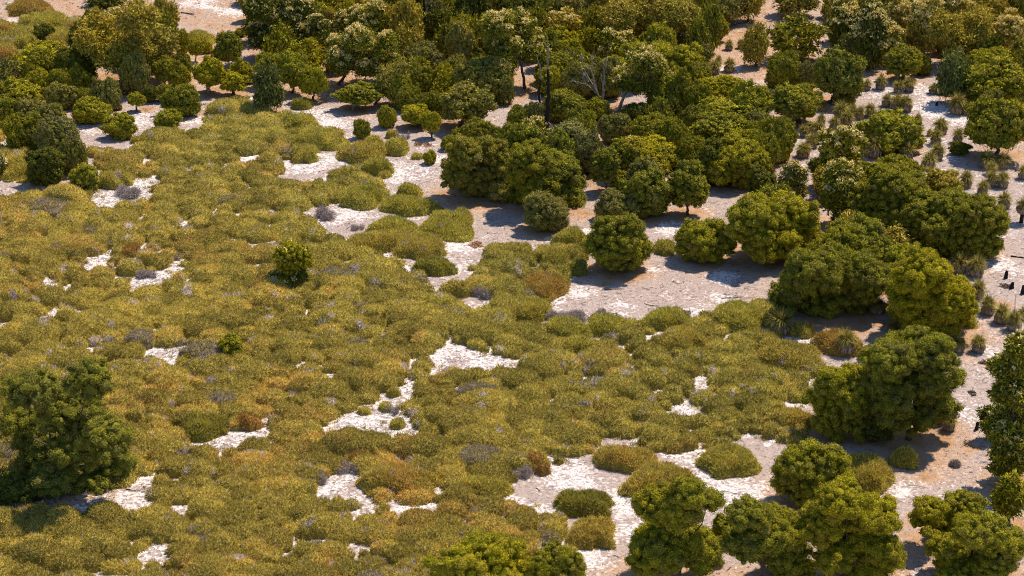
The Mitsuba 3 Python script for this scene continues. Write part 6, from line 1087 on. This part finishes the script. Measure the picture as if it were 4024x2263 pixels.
# ------------------------------------------------------------------ grass trees
def grass_tree_parts(seed):
    rng = np.random.default_rng(seed); parts = {}
    m = Mesh(); n = 150   # thatch of dead leaves hanging to the ground, for a half width of one
    a = rng.uniform(0, 2 * np.pi, n)
    z0, z1 = 1.05 * rng.uniform(.7, 1.05, n), rng.uniform(-.02, .35, n)
    r0, r1 = rng.uniform(.2, .55, n), rng.uniform(.72, .98, n)
    p0 = np.stack([np.cos(a) * r0, np.sin(a) * r0, z0], 1); a1 = a + rng.normal(size=n) * .12
    pm = np.stack([np.cos(a1) * r1 * .98, np.sin(a1) * r1 * .98, z0 * .62 + z1 * .3], 1); p1 = np.stack([np.cos(a1) * r1, np.sin(a1) * r1, z1], 1)
    s = np.stack([-np.sin(a), np.cos(a), a * 0], 1) * .075
    v = np.stack([p0 - s, p0 + s, pm - s, pm + s, p1], 1).reshape(-1, 3); o = (np.arange(n) * 5)[:, None, None]
    m.put(v, (np.array([[0, 1, 3], [0, 3, 2], [2, 3, 4]])[None] + o).reshape(-1, 3), np.repeat(np.stack([rng.random(n), a * 0], 1), 5, 0))
    body = trimesh.creation.revolve(np.array([[0.0, 1.1], [.45, 1.0], [.72, .65], [.80, .3], [.72, 0.0]]), sections=12)
    m.put(np.array(body.vertices), np.array(body.faces), np.full((len(body.vertices), 2), .2))
    parts['skirt'] = m
    m = Mesh(); n = 420
    a = rng.uniform(0, 2 * np.pi, n); el = np.arcsin(rng.uniform(-.05, 1.0, n)); L = rng.uniform(.95, 1.55, n)
    d0 = np.stack([np.cos(a) * np.cos(el), np.sin(a) * np.cos(el), np.sin(el) + .25], 1); p0 = np.stack([np.cos(a) * .12, np.sin(a) * .12, 1.05 + a * 0], 1)
    pm = p0 + unit(d0) * (L * .55)[:, None]; p1 = pm + unit(d0 + np.array([0, 0, -1.0]) * np.cos(el)[:, None]) * (L * .55)[:, None]
    s = np.stack([-np.sin(a), np.cos(a), a * 0], 1) * .034
    v = np.stack([p0 - s * .5, p0 + s * .5, pm - s, pm + s, p1], 1).reshape(-1, 3); o = (np.arange(n) * 5)[:, None, None]
    m.put(v, (np.array([[0, 1, 3], [0, 3, 2], [2, 3, 4]])[None] + o).reshape(-1, 3), np.repeat(np.stack([rng.random(n), a * 0], 1), 5, 0))
    parts['crown'] = m
    return parts
GTV = []
for s in range(6):
    P = grass_tree_parts(7000 + s)
    GTV.append({k: mikit.ply(P[k].done()[:2], 'skirt_thatch' if k == 'skirt' else 'leaf_grass_tree', uv=P[k].done()[2]) for k in P})
spike = mikit.ply(tube([(0, 0, 1.2), (.03, .02, 2.6), (.10, .02, 4.2)], [.05, .045, .03], 6), 'stick_orange')
post = mikit.ply(tube([(0, 0, -.05), (.03, 0, .5), (0, 0, 1.0)], [.34, .28, .3], 9), 'charcoal')
for idx, ((x, y, r, sp, tr), label) in enumerate(GRASS_TREES):
    rng = np.random.default_rng(8000 + idx); root = key_for('grass_tree'); say(root, label, 'grass tree', 'grass trees on the sandy flats')
    lift = 1.15 if tr else 0.0
    s = r * 1.08; tw = T().translate([x, y, lift]).rotate([0, 0, 1], float(rng.uniform(0, 360))).rotate([1, 0, 0], float(rng.normal() * 4)).scale([s, s, s * float(rng.uniform(.95, 1.25))])
    for k, d in GTV[idx % 6].items(): scene[f'{root}__{k}'] = {**d, 'to_world': tw}
    if sp: scene[f'{root}__flower_spike'] = {**spike, 'to_world': tw}
    if tr: scene[f'{root}__trunk'] = {**post, 'to_world': T().translate([x, y, 0]).scale([.75, .75, 1.35])}

# ------------------------------------------------------------------ dead and burnt trees
counts = {}
def limb_tree(root, stems, bark_low, bark_high, seed, depth, twigs):
    """stems: (path, radii, part name, bark); every stem sprouts bare branches."""
    rng = np.random.default_rng(seed)
    for i, (path, radii, part, bark, n_br) in enumerate(stems):
        m = Mesh(); path = np.array(path, float); t = np.linspace(0, 1, len(path)); tt = np.linspace(0, 1, 12)
        pp = np.stack([np.interp(tt, t, path[:, k]) for k in range(3)], 1); pp[1:-1] += rng.normal(size=(10, 3)) * .06 * min(1.0, 5 * radii[0])
        m.put(*tube(pp, np.interp(tt, np.linspace(0, 1, len(radii)), radii), 7))
        m.to(f'{root}__{part}', bark, 40)
        for _ in range(n_br):
            q = rng.uniform(.3, .97); j = int(q * 11); p0 = pp[j]; d = unit(unit(pp[min(j + 1, 11)] - pp[max(j - 1, 0)]) + rng.normal(size=3) * .7 + [0, 0, .35])
            L = rng.uniform(.5, 1.0) * depth * (1.2 - q); mid = p0 + d * L * .5 + rng.normal(size=3) * .1; end = p0 + d * L + np.array([0, 0, .25 * L]) + rng.normal(size=3) * .15
            b = Mesh(); b.put(*tube([p0, mid, end], [max(.02, radii[0] * .28), .03, .012], 5))
            for _ in range(twigs):
                s = rng.uniform(.3, 1); q0 = p0 + (end - p0) * s; dd = unit(unit(end - p0) + rng.normal(size=3) * .6)
                b.put(*tube([q0, q0 + dd * L * .25, q0 + dd * L * .45 + [0, 0, .1]], [.018, .014, .007], 4))
            nb = counts.get(root, 0); counts[root] = nb + 1
            b.to(f'{root}__branch' + (f'_{nb:03d}' if nb else ''), bark_high, 40)
r_ = key_for('dead_tree'); say(r_, 'leafless grey dead tree with many bare twisting branches above the central thicket', 'dead tree')
x, y = 11.5, 244.7
limb_tree(r_, [([(x, y, 0), (x - .1, y, 2.5), (x + .05, y, 5.6), (x + .3, y, 8.2)], [.17, .13, .08, .03], 'trunk', 'bark_pale', 9), ([(x, y, .6), (x - 1.0, y + .2, 3.2), (x - 1.5, y, 5.6), (x - 1.5, y, 8.0)], [.14, .11, .07, .03], 'limb', 'bark_pale', 9),
               ([(x - .8, y + .1, 2.7), (x - 2.3, y - .2, 4.0), (x - 4.1, y - .3, 4.5)], [.08, .06, .02], 'limb_001', 'bark_pale', 9), ([(x - .9, y, 3.0), (x - 2.3, y + .5, 5.2), (x - 2.9, y + .5, 7.6)], [.08, .06, .02], 'limb_002', 'bark_pale', 7)], '', 'bark_pale', 21, 1.9, 4)
r_ = key_for('burnt_tree'); say(r_, 'tall burnt black pole with a bleached forked top, right one of the pair', 'dead tree')
x, y = 4.25, 237.3
limb_tree(r_, [([(x, y, -.1), (x + .05, y, 4.0), (x + .25, y, 6.0), (x + .05, y, 8.3)], [.34, .25, .20, .13], 'trunk', 'charcoal', 4), ([(x + .05, y, 8.2), (x + .1, y, 10.2), (x - .05, y, 12.2)], [.13, .08, .03], 'top', 'bark_pale', 3), ([(x + .1, y - .1, 1.6), (x + .8, y - .4, 1.0), (x + 1.1, y - .5, .5)], [.06, .05, .02], 'broken_limb', 'bark_pale', 2)], '', 'bark_pale', 22, 1.0, 1)
r_ = key_for('burnt_tree'); say(r_, 'burnt black pole with a thin bleached top leaning left, left one of the pair', 'dead tree')
x, y = 3.26, 238.5
limb_tree(r_, [([(x, y, -.1), (x + .25, y, 2.8), (x + .05, y, 4.6), (x + .3, y, 6.6)], [.22, .17, .13, .09], 'trunk', 'charcoal', 3), ([(x + .3, y, 6.5), (x + .15, y, 8.2), (x - .4, y, 9.9)], [.08, .06, .02], 'top', 'bark_pale', 2)], '', 'bark_pale', 23, .9, 1)
r_ = key_for('dead_tree'); say(r_, 'single bleached bare branch sticking up left of the burnt pole pair', 'dead tree')
x, y = 1.9, 240.2
limb_tree(r_, [([(x, y, 0), (x - .15, y, 1.0), (x - .7, y, 2.3)], [.10, .08, .04], 'trunk', 'bark_pale', 1)], '', 'bark_pale', 24, .8, 0)
r_ = key_for('burnt_tree'); say(r_, 'burnt trunk with an arching grey limb on its right, top centre left', 'dead tree')
x, y = -12.2, 275.6
limb_tree(r_, [([(x, y, -.1), (x + .12, y, 3.5), (x, y, 6.6)], [.25, .20, .13], 'trunk', 'charcoal', 0), ([(x, y, 6.5), (x - .05, y, 7.6), (x, y, 8.6)], [.12, .09, .05], 'top', 'bark_pale', 0),
               ([(x + .1, y, 3.6), (x + 1.0, y - .2, 5.9), (x + 2.4, y - .3, 6.9), (x + 3.5, y - .3, 6.3)], [.13, .10, .07, .03], 'limb', 'bark_pale', 5), ([(x + .05, y, 1.9), (x + 1.2, y, 2.2), (x + 2.2, y - .2, 1.9)], [.09, .06, .03], 'limb_001', 'bark_pale', 3)], '', 'bark_pale', 25, 1.3, 2)

# ------------------------------------------------------------------ stumps, logs, piles, twigs
for idx, ((x, y, h, r), label) in enumerate(STUMPS):
    rng = np.random.default_rng(9000 + idx); root = key_for('burnt_stump' if 'grey' not in label else 'stump'); say(root, label, 'stump')
    v, f = tube([(x, y, -.05), (x + .02, y, h * .4), (x + .04, y, h * .75), (x + .05, y, h)], [r * 1.25, r * .95, r * .9, r * .85], 10)
    v = v + rng.normal(size=v.shape) * r * .10; top = v[:, 2] > h * .9; v[top, 2] += rng.uniform(-.28, .1, top.sum()) * min(h, .7)
    add(root, v, f, 'charcoal' if 'grey' not in label else 'bark_pale')
def stick(mesh, a, b, r, rng, fork=True):
    a, b = np.array(a), np.array(b); L = np.linalg.norm(b - a)
    p = wiggle(a, b, 6, L * .035, rng); p[:, 2] = np.abs(p[:, 2]) + r * .7
    mesh.put(*tube(p, np.linspace(r, r * .4, 6), 5), None)
    if fork:
        for q in (2, 3):
            d = unit((b - a) / L + rng.normal(size=3) * [.6, .6, .15]); e = p[q] + d * L * rng.uniform(.25, .45); e[2] = abs(e[2]) * .6 + r
            mesh.put(*tube(wiggle(p[q], e, 4, L * .02, rng), np.linspace(r * .6, r * .2, 4), 4))
for idx, ((x0, y0, x1, y1, r), label) in enumerate(LOGS):
    rng = np.random.default_rng(9200 + idx); root = key_for('fallen_log' if 'log' in label else 'fallen_branch'); say(root, label, 'log' if 'log' in label else 'branch')
    m = Mesh(); stick(m, (x0, y0, .03), (x1, y1, .08), max(r, .03), rng, 'log' not in label or idx == 0)
    m.to(root, 'bark_pale' if 'pale' in label else ('charcoal' if 'log' in label else 'twig_dark'), 40)
for idx, (tone, (x, y, rx, ry), label) in enumerate(PILES):
    rng = np.random.default_rng(9400 + idx); m = Mesh()
    if tone == 'g':
        root = key_for('dry_tussock'); say(root, label, 'tussock'); dome_shrub(x, y, rx, ry * .8, .45, 900, rng, m, .8); m.to(root, 'twig_grey'); continue
    root = key_for('brush_pile'); say(root, label, 'brush pile')
    for k in range(70 if tone != 'a' else 26):
        a = rng.uniform(0, 6.283); q = math.sqrt(rng.random()); c = np.array([x + math.cos(a) * q * rx * .8, y + math.sin(a) * q * ry * .8, .04 + .25 * (1 - q) * rng.random()])
        d = unit(rng.normal(size=3) * [1, 1, .22]) * rng.uniform(.25, .8) * min(1.0, rx); rr = rng.uniform(.015, .05)
        v, f = tube([c - d * .5, c + rng.normal(size=3) * .04, c + d * .5], [rr, rr * .9, rr * .5], 5); v[:, 2] = np.maximum(v[:, 2], .01)
        m.put(v, f, np.full((len(v), 2), rng.random()))
    m.to(root, {'o': 'stick_orange', 'd': 'twig_dark', 'a': 'twig_grey'}[tone])
# thin dead twigs strewn over the open sand
rng = np.random.default_rng(77)
cand = np.column_stack([rng.uniform(-78, 78, 26000), rng.uniform(122, 300, 26000)])
cand = cand[np.abs(cand[:, 0]) < cand[:, 1] * 0.249 * 1.06 + 4]
cand = cand[~shapely.contains_xy(solid, cand[:, 0], cand[:, 1])]
cand = cand[meshkit.fbm(np.column_stack([cand * .25, cand[:, 0] * 0]), 2) > rng.uniform(.35, .62, len(cand))]
extra = np.column_stack([rng.uniform(-70, 40, 40000), rng.uniform(122, 270, 40000)])
cand = np.vstack([cand, extra[shapely.contains_xy(heath_area, extra[:, 0], extra[:, 1]) & ~shapely.contains_xy(solid, *warp(extra).T)]])
m = Mesh(); n = len(cand); a = rng.normal(size=n) * .55 + np.where(rng.random(n) < .5, 0, np.pi); L = rng.uniform(.15, .45, n) * np.where(rng.random(n) < .12, 2.4, 1)
d = np.stack([np.cos(a), np.sin(a), a * 0 + .03], 1); s = np.stack([-np.sin(a), np.cos(a), a * 0], 1) * rng.uniform(.012, .03, n)[:, None]; p = np.column_stack([cand, np.full(n, .055)])
bend = p + d * (L * .5)[:, None] + s * rng.normal(size=n)[:, None] * 3 + [0, 0, .03]; tip = p + d * L[:, None]
v = np.stack([p - s, p + s, p + [0, 0, .03], bend - s, bend + s, bend + [0, 0, .03], tip], 1).reshape(-1, 3); o = (np.arange(n) * 7)[:, None, None]
m.put(v, (np.array([[0, 1, 4], [0, 4, 3], [1, 2, 5], [1, 5, 4], [2, 0, 3], [2, 3, 5], [3, 4, 6], [4, 5, 6], [5, 3, 6]])[None] + o).reshape(-1, 3), np.repeat(np.stack([rng.random(n), a * 0], 1), 7, 0))
m.to('fallen_twigs', 'twig_dark')
labels['fallen_twigs'] = {'label': 'thin dead twigs strewn over the pale sand', 'category': 'twigs', 'kind': 'stuff'}
